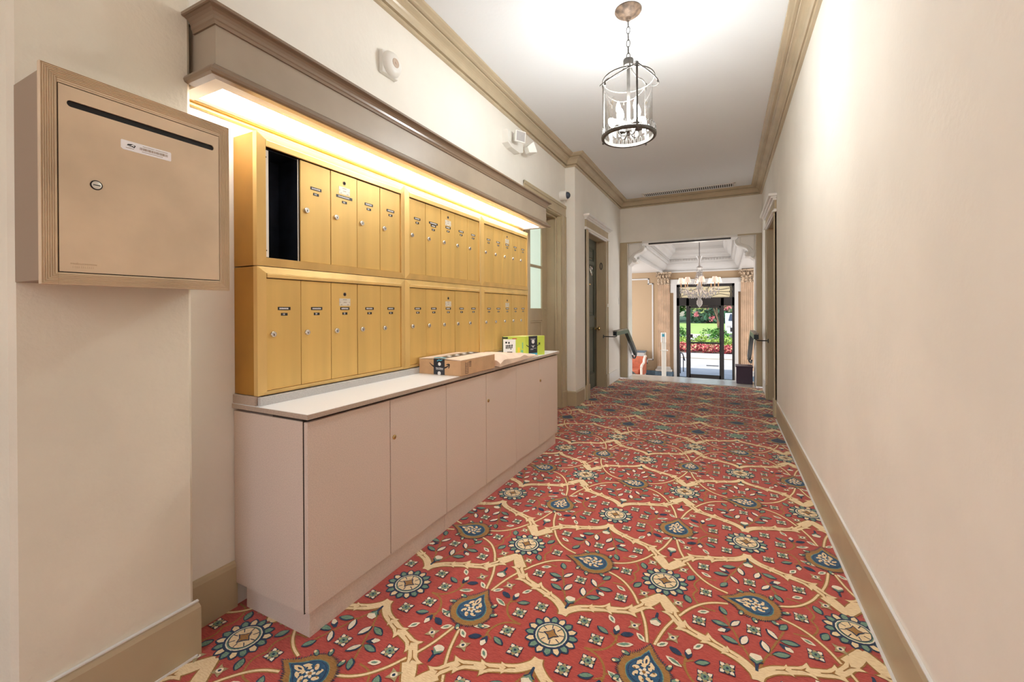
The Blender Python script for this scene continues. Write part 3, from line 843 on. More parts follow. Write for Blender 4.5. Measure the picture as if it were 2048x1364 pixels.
# ------------------------------------------------------------------ gold mailbox bank
def mailbox_unit(y0, y1, row, col, label):
    z0, z1 = (1.3788, 1.907) if row else (.8640, 1.376)
    t = thing('mailbox_unit', (-1.72, (y0+y1)/2, z0), label, 'mailbox', 'gold apartment mailboxes')
    fx = -1.632; f0 = .034; top_i = z1-.026; bot_i = z0+(.033 if row else .016)
    band = .030 if row else .020
    dt, db = top_i-band, bot_i
    n = 5; w_ = (y1-y0-2*f0)/n
    opn = row == 1 and col == 0
    b = MB()
    # body: back, sides, top, bottom, dividers
    b.box(-1.788, -1.780, y0+.001, y1-.001, z0+.001, z1-.001)
    b.box(-1.780, -1.650, y0+.001, y0+.004, z0+.001, z1-.001); b.box(-1.780, -1.650, y1-.004, y1-.001, z0+.001, z1-.001)
    b.box(-1.780, -1.650, y0+.004, y1-.004, z1-.004, z1-.001); b.box(-1.780, -1.650, y0+.004, y1-.004, z0+.001, z0+.004)
    b.build('body', goldside, t)
    f = MB()
    for (prof) in (0,):
        o = [(y0, z0), (y1, z0), (y1, z1), (y0, z1)]; q = [(y0+f0, bot_i), (y1-f0, bot_i), (y1-f0, top_i), (y0+f0, top_i)]
        for k in range(4):
            l_ = (k+1) % 4
            O0, O1, Q0, Q1 = o[k], o[l_], q[k], q[l_]
            A = [(fx-.006, *O0), (fx-.006, *O1), (fx, *Q1), (fx, *Q0)]
            Bk = [(-1.662, *O0), (-1.662, *O1), (-1.655, *Q1), (-1.655, *Q0)]
            f.add(A+Bk, [(0, 1, 2, 3), (7, 6, 5, 4), (0, 4, 5, 1), (1, 5, 6, 2), (2, 6, 7, 3), (3, 7, 4, 0)])
    f.box(fx-.004, fx+.003, y0+f0+.001, y1-f0-.001, dt+.002, top_i-.001, .002)
    f.build('frame', goldf, t)
    g = MB(); g.box(-1.652, -1.648, y0+f0+(w_ if opn else 0), y1-f0, db, dt+.004); g.build('inner_plate', dark, t)
    for k in range(n):
        a, c = y0+f0+k*w_+.0013, y0+f0+(k+1)*w_-.0013
        if opn and k == 0:
            s_ = MB()
            s_.box(-1.779, -1.775, a, c, db, dt); s_.box(-1.775, -1.650, a, a+.003, db, dt); s_.box(-1.775, -1.648, c-.003, c, db, dt)
            s_.box(-1.775, -1.650, a+.003, c-.003, dt-.003, dt); s_.box(-1.775, -1.650, a+.003, c-.003, db, db+.003)
            s_.box(-1.75, -1.72, a+.003, a+.02, db+.3, db+.304)
            s_.build('open_compartment', steel, t, label='empty dark steel compartment without a door')
            s_ = MB(); s_.box(-1.650, -1.6465, a+.001, a+.019, db+.004, dt-.006); s_.box(-1.648, -1.6445, c-.006, c-.003, db, dt)
            s_.mi = 1
            for zz in (db+.03, dt-.035): s_.lathe([(.003, 0), (.003, .001), (.0005, .0012)], 8, (-1.6465, a+.008, zz), 'x')
            s_.build('compartment_flange', [whitepl, dark], t)
            continue
        d = MB(); yaw = (.0012 if (k*7+col*3+row) % 3 == 0 else 0)
        d.box(-1.6465, -1.6385+yaw, a, c, db+.001, dt-.0005, .0012)
        if k != 3: pass
        dd = d.build('door', goldm, t)
        zt = dt
        zl = (1.638 if row else 1.105); zn = zl+.104; zz = zl+.080
        fx2 = -1.6385+yaw
        mid = (a+c)/2
        l_ = MB(); l_.lathe([(.0125, 0), (.0125, .006), (.0105, .0085), (.0085, .0085), (.0085, .0075), (.0001, .0078)], 16, (fx2, a+.028, zl), 'x')
        l_.mi = 1; l_.box(fx2+.0074, fx2+.0082, a+.0266, a+.0294, zl-.006, zl+.003)
        l_.build('lock', [chrome, dark], dd)
        tw = (.028, .029, .027, .0285, .026)[(k+col+row*2) % 5] if not (row and col == 0 and k == 2) else .048
        if row and col == 1 and k == 1: tw = .044
        n_ = MB(); n_.box(fx2, fx2+.0012, mid-tw, mid+tw, zn-.0066, zn+.0066)
        n_.mi = 1
        rr = random.Random(k*31+col*7+row); yy = mid-tw*.78
        while yy < mid+tw*.62:                     # blurred raised lettering, unreadable in the picture
            ww = rr.uniform(.0022, .0042); n_.box(fx2+.0012, fx2+.0016, yy, yy+ww, zn-.0030, zn+rr.choice((.0026, .0032))); yy += ww+.0012
        if row and col == 1 and k == 1: n_.mi = 0; n_.box(fx2, fx2+.0012, mid-.026, mid+.026, zn-.0215, zn-.0085); n_.mi = 1; n_.box(fx2+.0012, fx2+.0016, mid-.018, mid+.016, zn-.018, zn-.013)
        n_.build('name_label', [black, inkw], dd)
        u = MB(); zq = zz-(.016 if row and col == 1 and k == 1 else 0); u.box(fx2, fx2+.0012, mid-.0145, mid+.0145, zq-.0056, zq+.0056); u.mi = 1
        if row == 0 and col == 0: text_into(u, ('18', '20', '22', '24', '26')[k], .0105, frameM((fx2+.0013, mid-.003, zq), (0, 1, 0), (0, 0, 1)), .0002, True)
        else:
            u.box(fx2+.0012, fx2+.0016, mid-.0085, mid-.0045, zq-.003, zq+.003); u.box(fx2+.0012, fx2+.0016, mid-.002, mid+.0025, zq-.003, zq+.003)
        u.build('number_label', [black, inkw], dd)
        if k == 2:
            q = MB(); q.lathe([(.0095, 0), (.0095, .0012), (.0075, .0016), (.007, .0004), (.0001, .0004)], 16, (fx2, mid, zl+.172), 'x'); q.mi = 1
            q.lathe([(.0068, .0005), (.0001, .0006)], 12, (fx2, mid, zl+.172), 'x'); q.box(fx2+.0006, fx2+.0011, mid-.002, mid+.002, zl+.167, zl+.176)
            q.build('master_keyhole', [silverdk, dark], dd)
            q = MB(); q.box(fx2, fx2+.001, mid-.033, mid+.033, zl+.117, zl+.152); q.mi = 1
            for (p0, p1, h_) in ((-.012, .012, .146), (-.008, .010, .1335), (-.024, -.016, .122), (.014, .024, .122)): q.box(fx2+.001, fx2+.0013, mid+p0, mid+p1, zl+h_-.0012, zl+h_+.0012)
            for sx in (-.028, .028): q.lathe([(.0018, .001), (.0018, .0015), (.0002, .0017)], 8, (fx2, mid+sx, zl+.134), 'x')
            q.build('maker_plate', [plate, silverdk], dd)
mb_lab = {(1, 0): 'upper gold mailbox unit with one open empty compartment at the near end', (1, 1): 'upper gold mailbox unit between the open-compartment unit and the far end unit',
          (1, 2): 'upper gold mailbox unit at the far end beside the glazed door', (0, 0): 'lower gold mailbox unit below the one with the open compartment',
          (0, 1): 'lower gold mailbox unit behind the cardboard parcel', (0, 2): 'lower gold mailbox unit behind the lime parcel at the far end'}
uy = [1.045, 1.904, 2.757, 3.603]
for col in range(3):
    for row in (1, 0): mailbox_unit(uy[col]+.0005, uy[col+1]-.0005, row, col, mb_lab[(row, col)])

# ------------------------------------------------------------------ lit valance over the mailboxes
t = thing('light_valance', (-1.65, 2.31, 1.985), 'long taupe valance with lit diffuser above the gold mailboxes', 'light valance')
VX, V0, V1, VZ0, VZ1 = -1.535, .842, 3.80, 1.995, 2.215
w = MB()
w.box(VX-.018, VX, V0, V1, VZ0, VZ1); w.box(XN+.002, VX-.018, V0, V0+.018, VZ0, VZ1); w.box(XN+.002, VX-.018, V1-.018, V1, VZ0, VZ1); w.box(XN+.002, VX, V0, V1, VZ1-.012, VZ1)
w.build('fascia', valm, t)
vp = [(XN+.002, V1), (VX, V1), (VX, V0), (XP-.001, V0)]
vp2 = [(XP+.001, V0), (VX, V0), (VX, V1), (XN+.002, V1)]
top_prof = [(0, VZ1-.050), (.006, VZ1-.050), (.009, VZ1-.040)] + [(.012+.026*(1-cos(radians(a))), VZ1-.036+.030*sin(radians(a))) for a in (0, 20, 40, 60, 80, 90)] + [(.042, VZ1-.004), (.042, VZ1+.006), (0, VZ1+.006)]
bot_prof = [(0, VZ0-.012)] + [(.024+.013*sin(radians(a))-.0, VZ0+.002-.013*cos(radians(a))) for a in (0, 45, 90, 135, 180)] + [(.016, VZ0+.018), (.015, VZ0+.026), (.008, VZ0+.034), (0, VZ0+.035)]
MB().sweep(top_prof, vp2).build('top_moulding', valmould, t)
MB().sweep(bot_prof, vp2).build('bottom_moulding', valmould, t)
w = MB()
w.box(VX-.050, VX, V0, V1, VZ0-.012, VZ0+.002); w.box(XN+.002, VX-.05, V0, V0+.05, VZ0-.012, VZ0+.002); w.box(XN+.002, VX-.05, V1-.05, V1, VZ0-.012, VZ0+.002)
w.box(XN+.002, XN+.05, V0+.05, V1-.05, VZ0-.008, VZ0+.002)
w.build('soffit_frame', wallm, t)
B(XN+.048, VX-.048, V0+.048, V1-.048, VZ0+.004, VZ0+.012).build('diffuser', diffuser, t)
w = MB(); w.box(XN+.001, XN+.013, V0+.002, 3.80, VZ0-.030, VZ0-.014, .004); w.box(XN+.001, XN+.022, V0+.002, 3.80, VZ0-.014, VZ0-.008, .002)
w.build('wall_cleat', goldf, t)  # gold colour stands for yellow light reflected on this strip

# ------------------------------------------------------------------ champagne collection box on the pier
t = thing('collection_mailbox', (XP, .629, 1.267), 'champagne metal mail collection box with slot on the near pier', 'mailbox')
bx0, bx1, by0, by1, bz0, bz1 = XP+.001, -1.468, .409, .847, 1.267, 1.806
w = MB(); a = .006
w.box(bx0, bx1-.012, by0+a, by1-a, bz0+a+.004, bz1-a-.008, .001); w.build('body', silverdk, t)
fr = MB(); ib = .031
yi0, yi1, zi0, zi1 = by0+ib, by1-ib, bz0+ib, bz1-ib-.008
fr.box(bx1-.016, bx1-.0045, by0, by0+ib, bz0, bz1, .001); fr.box(bx1-.016, bx1-.0045, by1-ib, by1, bz0, bz1, .001); fr.box(bx1-.016, bx1-.0045, by0+ib, by1-ib, bz0, bz0+ib, .001); fr.box(bx1-.016, bx1-.0045, by0+ib, by1-ib, bz1-ib-.008, bz1, .001)
nr = 7
for k in range(nr):                                     # ribbed extrusion, mitred
    e0 = .0005+k*(ib-.002)/nr; e1 = e0+(ib-.002)/nr*.62
    O = [(by0+e0, bz0+e0), (by1-e0, bz0+e0), (by1-e0, bz1-e0), (by0+e0, bz1-e0)]; Q = [(by0+e1, bz0+e1), (by1-e1, bz0+e1), (by1-e1, bz1-e1), (by0+e1, bz1-e1)]
    for i in range(4):
        j = (i+1) % 4
        vs = [(bx1-.005, *O[i]), (bx1-.005, *O[j]), (bx1-.005, *Q[j]), (bx1-.005, *Q[i])]
        mo = [((O[i][d]*.7+Q[i][d]*.3), (O[j][d]*.7+Q[j][d]*.3), (O[j][d]*.3+Q[j][d]*.7), (O[i][d]*.3+Q[i][d]*.7)) for d in (0, 1)]
        vs += [(bx1-.002, mo[0][q], mo[1][q]) for q in range(4)]
        fr.add(vs, [(0, 1, 5, 4), (1, 2, 6, 5), (2, 3, 7, 6), (3, 0, 4, 7), (4, 5, 6, 7)])
for k in range(2): fr.box(bx1-.008, bx1-.003, yi0, yi1, zi1+.0005+k*.0045, zi1+.0035+k*.0045)
fr.build('ribbed_frame', silverm, t)
B(bx1-.0085, bx1-.0078, yi0-.001, yi1+.001, zi0-.001, zi1+.001).build('shadow_gap', dark, t)
# door plate with a rounded slot cut through it
dx = bx1-.003
sy0, sy1, sz0, sz1 = .457, .800, 1.7145, 1.731; sr = (sz1-sz0)/2
def rrect(y0, y1, z0, z1, r, n=5):
    out = []
    for (cy, cz, a0) in ((y1-r, z1-r, 0), (y0+r, z1-r, 90), (y0+r, z0+r, 180), (y1-r, z0+r, 270)):
        for i in range(n+1): A = radians(a0+90*i/n); out.append((cy+r*cos(A), cz+r*sin(A)))
    return out
hole = rrect(sy0, sy1, sz0, sz1, sr*.98)
def outer_for(p):
    return p
Oq = []
d = MB(); n_ = len(hole)
out = []
for (y_, z_) in hole:
    cy, cz = (sy0+sy1)/2, (sz0+sz1)/2
    if z_ >= cz: out.append((yi0+.002 if y_ < sy0+sr+1e-6 else yi1-.002 if y_ > sy1-sr-1e-6 else y_, zi1-.002))
    else: out.append((yi0+.002 if y_ < sy0+sr+1e-6 else yi1-.002 if y_ > sy1-sr-1e-6 else y_, zi0+.002))
vs = [(dx, *p) for p in hole]+[(dx, *p) for p in out]+[(dx-.006, *p) for p in hole]
fs = []
for i in range(n_):
    j = (i+1) % n_
    if out[i] == out[j]: fs.append((i, j, n_+i))
    else: fs.append((i, j, n_+j, n_+i))
    fs.append((2*n_+i, 2*n_+j, j, i))
d.add(vs, fs)
d.box(dx-.006, dx-.0001, yi0+.002, yi0+.003, zi0+.002, zi1-.002)
dd = d.build('door', silverm, t)
B(bx1-.0075, bx1-.0070, sy0-.01, sy1+.01, sz0-.01, sz1+.01).build('mail_slot', dark, dd)
w = MB(); w.lathe([(.0125, 0), (.0125, .0012), (.0001, .0012)], 20, (dx, .512, 1.530), 'x'); w.mi = 1
w.lathe([(.0102, .001), (.0102, .0022), (.0085, .0028), (.0001, .0028)], 20, (dx, .512, 1.530), 'x'); w.mi = 0
w.box(dx+.0027, dx+.0031, .505, .5195, 1.5288, 1.5308); w.build('lock', [dark, chrome], dd)
w = MB()
lp = [(.568, 1.6435), (.679, 1.6435), (.681, 1.6455), (.681, 1.668), (.679, 1.670), (.565, 1.670), (.563, 1.668), (.563, 1.6475)]
w.prism(lp, 'x', dx, dx+.0006); w.mi = 1
w.prism([(.578, 1.661), (.590, 1.6635), (.5845, 1.658), (.576, 1.6565)], 'x', dx+.0006, dx+.0009)
w.prism([(.579, 1.655), (.590, 1.6585), (.593, 1.654), (.588, 1.6555)], 'x', dx+.0006, dx+.0009)
w.prism([(.588, 1.6635), (.596, 1.6605), (.593, 1.654), (.591, 1.6535), (.593, 1.6600)], 'x', dx+.0006, dx+.0009)
w.mi = 2; rr = random.Random(5); yy = .6055
while yy < .672:
    q = rr.uniform(.0005, .0016); w.box(dx+.0006, dx+.0008, yy, yy+q, 1.6535, 1.6605); yy += q+rr.uniform(.0005, .0012)
for (p, q, z_) in ((.612, .640, 1.6645), (.642, .672, 1.6645), (.610, .660, 1.6495), (.574, .592, 1.6505)): w.box(dx+.0006, dx+.0008, p, q, z_-.0006, z_+.0006)
w.build('barcode_sticker', [paper, ink, silverdk], dd)
w = MB(); text_into(w, 'mailboxes.com', .0085, frameM((dx+.0002, .487, 1.322), (0, 1, 0), (0, 0, 1)), .0005)
for k in range(11): w.box(dx, dx+.0006, .466+k*.0039, .4685+k*.0039, 1.3105, 1.3155)
w.build('embossed_lettering', silverm, dd)

# ------------------------------------------------------------------ parcels on the worktop
ZT = .8272
t = thing('cardboard_parcel', (-1.47, 2.2, ZT), 'flat brown cardboard parcel with navy tape and curved arrow on the worktop', 'parcel')
px0, px1, py0, py1, pz1 = -1.6205, -1.327, 2.007, 2.398, .917
w = MB(); w.box(px0, px1, py0, py1, ZT, pz1-.004, .0015); w.build('carton', cardm, t)
w = MB()
cxm = (px0+px1)/2
for (a, b_, s_) in ((px0, cxm-.002, 1), (cxm+.002, px1, -1)):
    zA, zB = (pz1, pz1+.006) if s_ == 1 else (pz1+.006, pz1)
    w.add([(a, py0+.001, zA-.004), (b_, py0+.001, zB-.004), (b_, py1-.001, zB-.004), (a, py1-.001, zA-.004), (a, py0+.001, zA), (b_, py0+.001, zB), (b_, py1-.001, zB), (a, py1-.001, zA)],
          [(0, 3, 2, 1), (4, 5, 6, 7), (0, 1, 5, 4), (1, 2, 6, 5), (2, 3, 7, 6), (3, 0, 4, 7)])
w.build('top_flap', cardtop, t)
tx0, tx1 = -1.515, -1.438
w = MB(); w.box(tx0, tx1, py0-.0008, py0, ZT+.001, pz1+.002); w.box(tx0, tx1, py0-.0008, py1, pz1+.0062, pz1+.0068)
w.mi = 1
for k in range(9): w.box(tx0+.012+(k % 2)*.03, tx0+.036+(k % 2)*.03, py0+.03+k*.04, py0+.055+k*.04, pz1+.0068, pz1+.0071)
yf = py0-.0008
w.prism([(cxm+.0+.011*cos(radians(60*k+30)), .889+.011*sin(radians(60*k+30))) for k in range(6)], 'y', yf-.0004, yf)
w.lathe([(.011, 0), (.011, .0004), (.005, .0004)], 16, (cxm-.002, yf-.0004, .836), 'y')
text_into(w, 'Prime Delivery', .0085, frameM((cxm, yf-.0003, .8655), (1, 0, 0), (0, 0, 1)), .0002, True)
w.box(cxm-.025, cxm+.025, yf-.0004, yf, .8575, .8595)
w.mi = 2; w.box(tx0, tx1, py0-.0012, py0+.02, pz1+.0060, pz1+.0074)
w.tube([(cxm-.015, yf-.0006, .906), (cxm-.005, yf-.0006, .9125), (cxm+.01, yf-.0006, .910), (cxm+.02, yf-.0006, .914)], .003, 6)
w.build('parcel_tape', [tapeb, inkw, teal], t)
w = MB()
sm_l = [(-1.545, .8945), (-1.53, .882), (-1.515, .8735)]; sm_r = [(-1.438, .8685), (-1.424, .8745), (-1.411, .8835)]
for q, wds in ((sm_l, (.002, .009)), (sm_r, (.009, .005))):
    qq = spl(q, 4); n = len(qq); ws = [wds[0]+(wds[1]-wds[0])*i/(n-1) for i in range(n)]
    r_ = ribbon(qq, ws)
    for i in range(n-1): w.prism([r_[i], r_[i+1], r_[2*n-2-i], r_[2*n-1-i]], 'y', py0-.0005, py0)
w.prism([(-1.427, .890), (-1.413, .894), (-1.402, .892), (-1.403, .880), (-1.409, .866), (-1.413, .868), (-1.409, .880), (-1.410, .886), (-1.426, .886)], 'y', py0-.0006, py0)
w.build('arrow_mark', ink, t); w = MB()
for k in range(7): w.box(px1, px1+.0005, 2.052, 2.082, .836+k*.0095, .8385+k*.0095)
for y_ in (2.051, 2.0815): w.box(px1, px1+.0005, y_, y_+.0015, .834, .904)
for y_ in (2.094, 2.108): w.box(px1, px1+.0005, y_, y_+.004, .878, .900); w.prism([(y_-.003, .897), (y_+.007, .897), (y_+.002, .906)], 'x', px1, px1+.0005)
w.box(px1, px1+.0005, 2.092, 2.115, .872, .8745)
w.build('care_symbols', ink, t)

t = thing('lime_parcel', (-1.48, 3.17, ZT), 'small lime green parcel with white label and black tape on the worktop end', 'parcel')
C0 = Vector((-1.435, 3.10, 0)); ua = Vector((-.91, -.414, 0)); ub_ = Vector((.414, .91, 0))*0.985
LW, LD, LH = .185, .215, .157
M4 = Matrix(((ua.x, ub_.x, 0, C0.x), (ua.y, ub_.y, 0, C0.y), (0, 0, 1, ZT), (0, 0, 0, 1)))
w = MB(); w.T = M4; w.box(0, LW, 0, LD, 0, LH, .002); w.build('carton', lime, t)
w = MB(); w.T = M4; e = -.0006
w.box(.078, LW-.008, e, 0, .018, LH-.022); w.mi = 1
for (a, b_, c, d_) in ((.125, .137, .100, .114), (.146, .160, .102, .116)): w.box(a, b_, e-.0004, e, c, d_)
rr = random.Random(2)
for k in range(6): w.box(.103+k*.0095, .103+k*.0095+.0062, e-.0004, e, .052+rr.uniform(0, .012), .088+rr.uniform(-.01, .008))
w.box(.100, .158, e-.0004, e, .084, .089); w.box(.104, .146, e-.0004, e, .028, .036)
w.box(LW-.006, LW, e, 0, 0, LH); w.box(LW-.045, LW, e-.0002, 0, LH-.018, LH-.004)
w.mi = 2; w.box(.068, .105, e, 0, LH-.020, LH-.014)
w.mi = 3; w.box(.045, .062, e, 0, .005, .07); w.mi = 4; w.box(.018, .036, e, 0, .012, .05); w.box(.018, .026, e, 0, .06, .11)
w.mi = 5; w.box(.004, LW-.004, 0.004, LD-.004, LH, LH+.0006)
w.build('printed_label', [paper, ink, redp, yel, greenp, limelt], t)
w = MB(); w.T = M4
w.box(e, 0, .035, .130, 0, LH+.001); w.box(0, .02, .035, .130, LH, LH+.0012); w.mi = 1
w.lathe([(.016, 0), (.016, -.0005), (.001, -.0005)], 16, (e, .083, .112), 'x')
for (a, b_, z_) in ((.055, .110, .135), (.060, .105, .128), (.060, .105, .080), (.055, .085, .055), (.055, .085, .049), (.090, .118, .058)): w.box(e-.0004, e, a, b_, z_-.0012, z_+.0012)
w.prism([(.070, .075), (.096, .075), (.083, .064)], 'x', e-.0004, e)
w.mi = 2; w.box(e-.0004, 0, .035, .130, .002, .020)
w.mi = 3
for P in ([(.012, .088), (.024, .078), (.036, .074)], [(.130, .078), (.146, .086), (.158, .096)]):
    r_ = ribbon(P, .006)
    for i in range(2): w.prism([r_[i], r_[i+1], r_[4-i], r_[5-i]], 'x', e, 0)
w.prism([(.140, .100), (.163, .102), (.160, .080), (.156, .080), (.157, .096), (.141, .095)], 'x', e, 0)
w.build('parcel_tape', [tapeb, inkw, teal, ink], t)

w = MB(); NX, NY = 26, 12
def bagpt(u, v):
    # u along the worktop (0 near parcel .. 1 far tip), v across (0 front .. 1 back)
    x = -1.300 - v*(.285*(1-.8*max(0, u-.55)/.45)) - .05*u
    y = 2.425 + .03*v + u*(.735 - .06*v)
    e = min(1, 6*u+.25)*min(1, 3.2*(1-u))*min(1, 3.0*(1-v)+.15)
    h = .010 + .082*min(1, 6*u+.45)*(1-u)**.85*min(1, 3.0*(1-v)+.15) + .004*sin(15*u+5*v)*min(1, 2*u)*min(1, 5*(1-u))
    if v < .12: h = max(.008, h*(.52+v*4)) + .012*max(0, sin(15*u-1))*(u > .5)
    if u > .93: h = .010-.012*(v < .35)*(u-.93)/.07*0
    return x, y, ZT+h
tv = [bagpt(i/(NX-1), j/(NY-1)) for i in range(NX) for j in range(NY)]
bv = [(x, y, ZT+.0005+(z-ZT)*.12) for x, y, z in tv]
n = NX*NY
fs = [(i*NY+j, (i+1)*NY+j, (i+1)*NY+j+1, i*NY+j+1) for i in range(NX-1) for j in range(NY-1)]
fs += [tuple(n+k for k in f[::-1]) for f in fs[:]]
rim = [i*NY for i in range(NX)] + [(NX-1)*NY+j for j in range(1, NY)] + [i*NY+NY-1 for i in range(NX-2, -1, -1)] + [j for j in range(NY-2, 0, -1)]
for k in range(len(rim)): a, b_ = rim[k], rim[(k+1) % len(rim)]; fs.append((a, b_, n+b_, n+a))
w.add(tv+bv, fs, True)
tag(w.build('paper_mailer', kraft), 'crumpled kraft paper mailer lying between the two parcels', 'mailer')

# ------------------------------------------------------------------ wall and ceiling fittings
t = thing('alarm_speaker', (XN, 1.93, 2.64), 'white round alarm speaker on the wall above the valance', 'alarm speaker')
w = MB(); w.box(XN+.0005, XN+.030, 1.866, 1.996, 2.578, 2.708, .004); w.build('back_box', whitepl, t)
w = MB(); w.lathe([(.072, .030), (.073, .036), (.064, .052), (.045, .064), (.026, .066), (.001, .066)], 36, (XN, 1.936, 2.647), 'x'); w.build('dome', whitepl, t)
w = MB(); w.lathe([(.027, .0655), (.026, .068), (.018, .0685), (.017, .0675), (.0075, .0675), (.007, .070), (.001, .071)], 28, (XN, 1.936, 2.647), 'x'); w.build('grille', tanpl, t)
t = thing('emergency_light', (XN, 3.5, 2.72), 'white twin head emergency light high on the alcove wall', 'emergency light')
w = MB(); w.prism([(3.385, 2.695), (3.385, 2.815), (3.62, 2.815), (3.70, 2.77), (3.70, 2.70), (3.62, 2.672), (3.46, 2.672)], 'x', XN+.0005, XN+.062)
w.box(XN+.062, XN+.066, 3.40, 3.46, 2.705, 2.80, .002); w.build('housing', whitepl, t)
def head(c, yaw, pitch):
    M = Matrix.Translation(c) @ Matrix.Rotation(yaw, 4, 'Z') @ Matrix.Rotation(pitch, 4, 'Y')
    w = MB(); w.T = M
    w.add([(-.03, -.03, -.028), (-.03, .03, -.028), (-.03, .03, .028), (-.03, -.03, .028), (.035, -.056, -.05), (.035, .056, -.05), (.035, .056, .05), (.035, -.056, .05)],
          [(0, 1, 2, 3), (4, 7, 6, 5), (0, 4, 5, 1), (1, 5, 6, 2), (2, 6, 7, 3), (3, 7, 4, 0)])
    w.box(.035, .045, -.057, .057, -.051, .051, .004)
    h = w.build('lamp_head', whitepl, t)
    w = MB(); w.T = M
    w.add([(.0455, -.046, -.041), (.0455, .046, -.041), (.0455, .046, .041), (.0455, -.046, .041), (.052, 0, 0)], [(0, 1, 4), (1, 2, 4), (2, 3, 4), (3, 0, 4), (3, 2, 1, 0)])
    w.build('lens', crystal, h)
head((XN+.115, 3.475, 2.755), radians(-28), radians(6)); head((XN+.105, 3.74, 2.735), radians(62), radians(-25))
t = thing('security_camera', (XN, 4.90, 2.575), 'white dome security camera beside the alcove door casing', 'security camera')
w = MB(); w.lathe([(.056, .0005), (.058, .01), (.058, .07), (.052, .082), (.044, .084), (.001, .084)], 32, (XN, 4.90, 2.575), 'x'); w.build('housing', whitepl, t)
w = MB(); w.lathe([(.042, .084)]+[(.042*cos(radians(a)), .084+.040*sin(radians(a))) for a in range(10, 90, 10)]+[(.0005, .124)], 24, (XN, 4.90, 2.575), 'x'); w.build('dome_lens', lensm, t)
t = thing('ceiling_vent', (-.53, 7.32, ZC), 'long slatted air vent in the ceiling at the far end', 'vent')
w = MB(); vx0, vx1, vy0, vy1 = -1.23, .14, 7.20, 7.435
w.box(vx0, vx1, vy0, vy0+.03, ZC-.008, ZC-.0005, .002); w.box(vx0, vx1, vy1-.02, vy1, ZC-.008, ZC-.0005, .002); w.box(vx0, vx0+.03, vy0, vy1, ZC-.008, ZC-.0005); w.box(vx1-.03, vx1, vy0, vy1, ZC-.008, ZC-.0005)
w.build('frame', whitem, t)
B(vx0+.03, vx1-.03, vy0+.03, vy1-.02, ZC-.0015, ZC-.0005).build('duct_opening', ventm, t)
w = MB()
for k in range(44): x = vx0+.04+k*.0298; w.box(x, x+.013, vy0+.03, vy1-.02, ZC-.0075, ZC-.002)
w.build('slats', ceilm, t)
w = MB(); w.box(XF+.0005, XF+.007, 7.46, 7.535, 1.285, 1.40, .002); w.box(XF+.007, XF+.014, 7.49, 7.505, 1.33, 1.355, .001)
tag(w.build('light_switch', whitepl), 'white light switch on the wall left of the lobby opening', 'light switch')
w = MB(); w.box(XF+.0265, XF+.034, 6.565, 6.60, 1.235, 1.285, .002)
tag(w.build('doorbell', whitepl), 'small white doorbell on the casing of the green door', 'doorbell')

# lantern
LX, LY = -.547, 2.748
t = thing('pendant_lantern', (LX, LY, ZC), 'pewter glass cylinder lantern hanging on a chain from the corridor ceiling', 'pendant lantern')
def at(r, a, z): return (LX+r*cos(radians(a+11.3)), LY+r*sin(radians(a+11.3)), z)
w = MB(); w.lathe([(.080, ZC-.0005), (.083, ZC-.008), (.078, ZC-.016), (.060, ZC-.030), (.036, ZC-.042), (.020, ZC-.050), (.014, ZC-.066), (.001, ZC-.068)], 28, (LX, LY, 0)); w.build('canopy', rust, t)
w = MB(); z = ZC-.066
for k in range(6):
    a = 0 if k % 2 else pi/2
    w.tube([(LX+.011*cos(a)*cos(q), LY+.011*sin(a)*cos(q), z-.020+.024*sin(q)) for q in [2*pi*i/14 for i in range(14)]], .0026, 6, close=True); z -= .0415
w.build('chain', iron, t)
w = MB(); w.lathe([(.004, 2.792), (.012, 2.784), (.030, 2.778), (.032, 2.770), (.030, 2.738), (.024, 2.732), (.010, 2.728), (.010, 2.34), (.020, 2.335), (.020, 2.322), (.008, 2.312), (.008, 2.300), (.001, 2.296)], 20, (LX, LY, 0)); w.build('stem', iron, t)
ZT1, ZB1, RR = 2.650, 2.292, .157
w = MB(); w.tube([at(RR, q*7.5, ZT1) for q in range(48)], .0052, 8, close=True)
w.build('top_ring', iron, t)
w = MB(); pr = [(RR+.004, ZB1-.012), (RR+.010, ZB1-.008), (RR+.012, ZB1+.006), (RR+.006, ZB1+.012), (RR-.008, ZB1+.010), (RR-.008, ZB1-.010)]
n = 48; vs = [at(r, q*7.5, z_) for q in range(n) for r, z_ in pr]; k_ = len(pr)
w.add(vs, [(i*k_+j, i*k_+(j+1) % k_, ((i+1) % n)*k_+(j+1) % k_, ((i+1) % n)*k_+j) for i in range(n) for j in range(k_)], True)
for q in (168, 288, 48): w.ball(at(RR+.006, q, ZB1-.016), .007, 8, 6)
w.build('bottom_ring', iron, t)
w = MB()
for q in range(40): w.tube([at(RR+.008, q*9+d, ZB1+h) for d, h in ((-2.2, .010), (-3.2, .026), (-2.0, .044), (0, .050), (2.0, .044), (3.2, .026), (2.2, .010))], .0014, 5)
w.build('scalloped_gallery', iron, t)
posts = (168, 288, 48)
for q in posts:
    w = MB(); w.tube([at(RR+.002, q, ZT1+.012), at(RR+.002, q, ZB1)], .0062, 8); w.ball(at(RR+.004, q, ZT1+.016), .0095, 10, 7); w.build('post', iron, t)
    w = MB(); w.tube([at(r, q, z_) for r, z_ in spl([(.020, 2.745), (.040, 2.712), (.085, 2.690), (.130, 2.688), (.158, 2.670), (.160, 2.640)], 4)], .0050, 7); w.build('top_arm', iron, t)
    w = MB(); w.tube([at(RR+.012+.012*sin(pi*i/12), q+120*i/12, ZT1+.010-.062*sin(pi*(i/12)**.9)) for i in range(13)], .0042, 6)
    w.tube([at(RR+.024, q+52, ZT1-.052), at(RR+.026, q+52, ZT1-.075)], [.004, .008], 8); w.build('swag', iron, t)
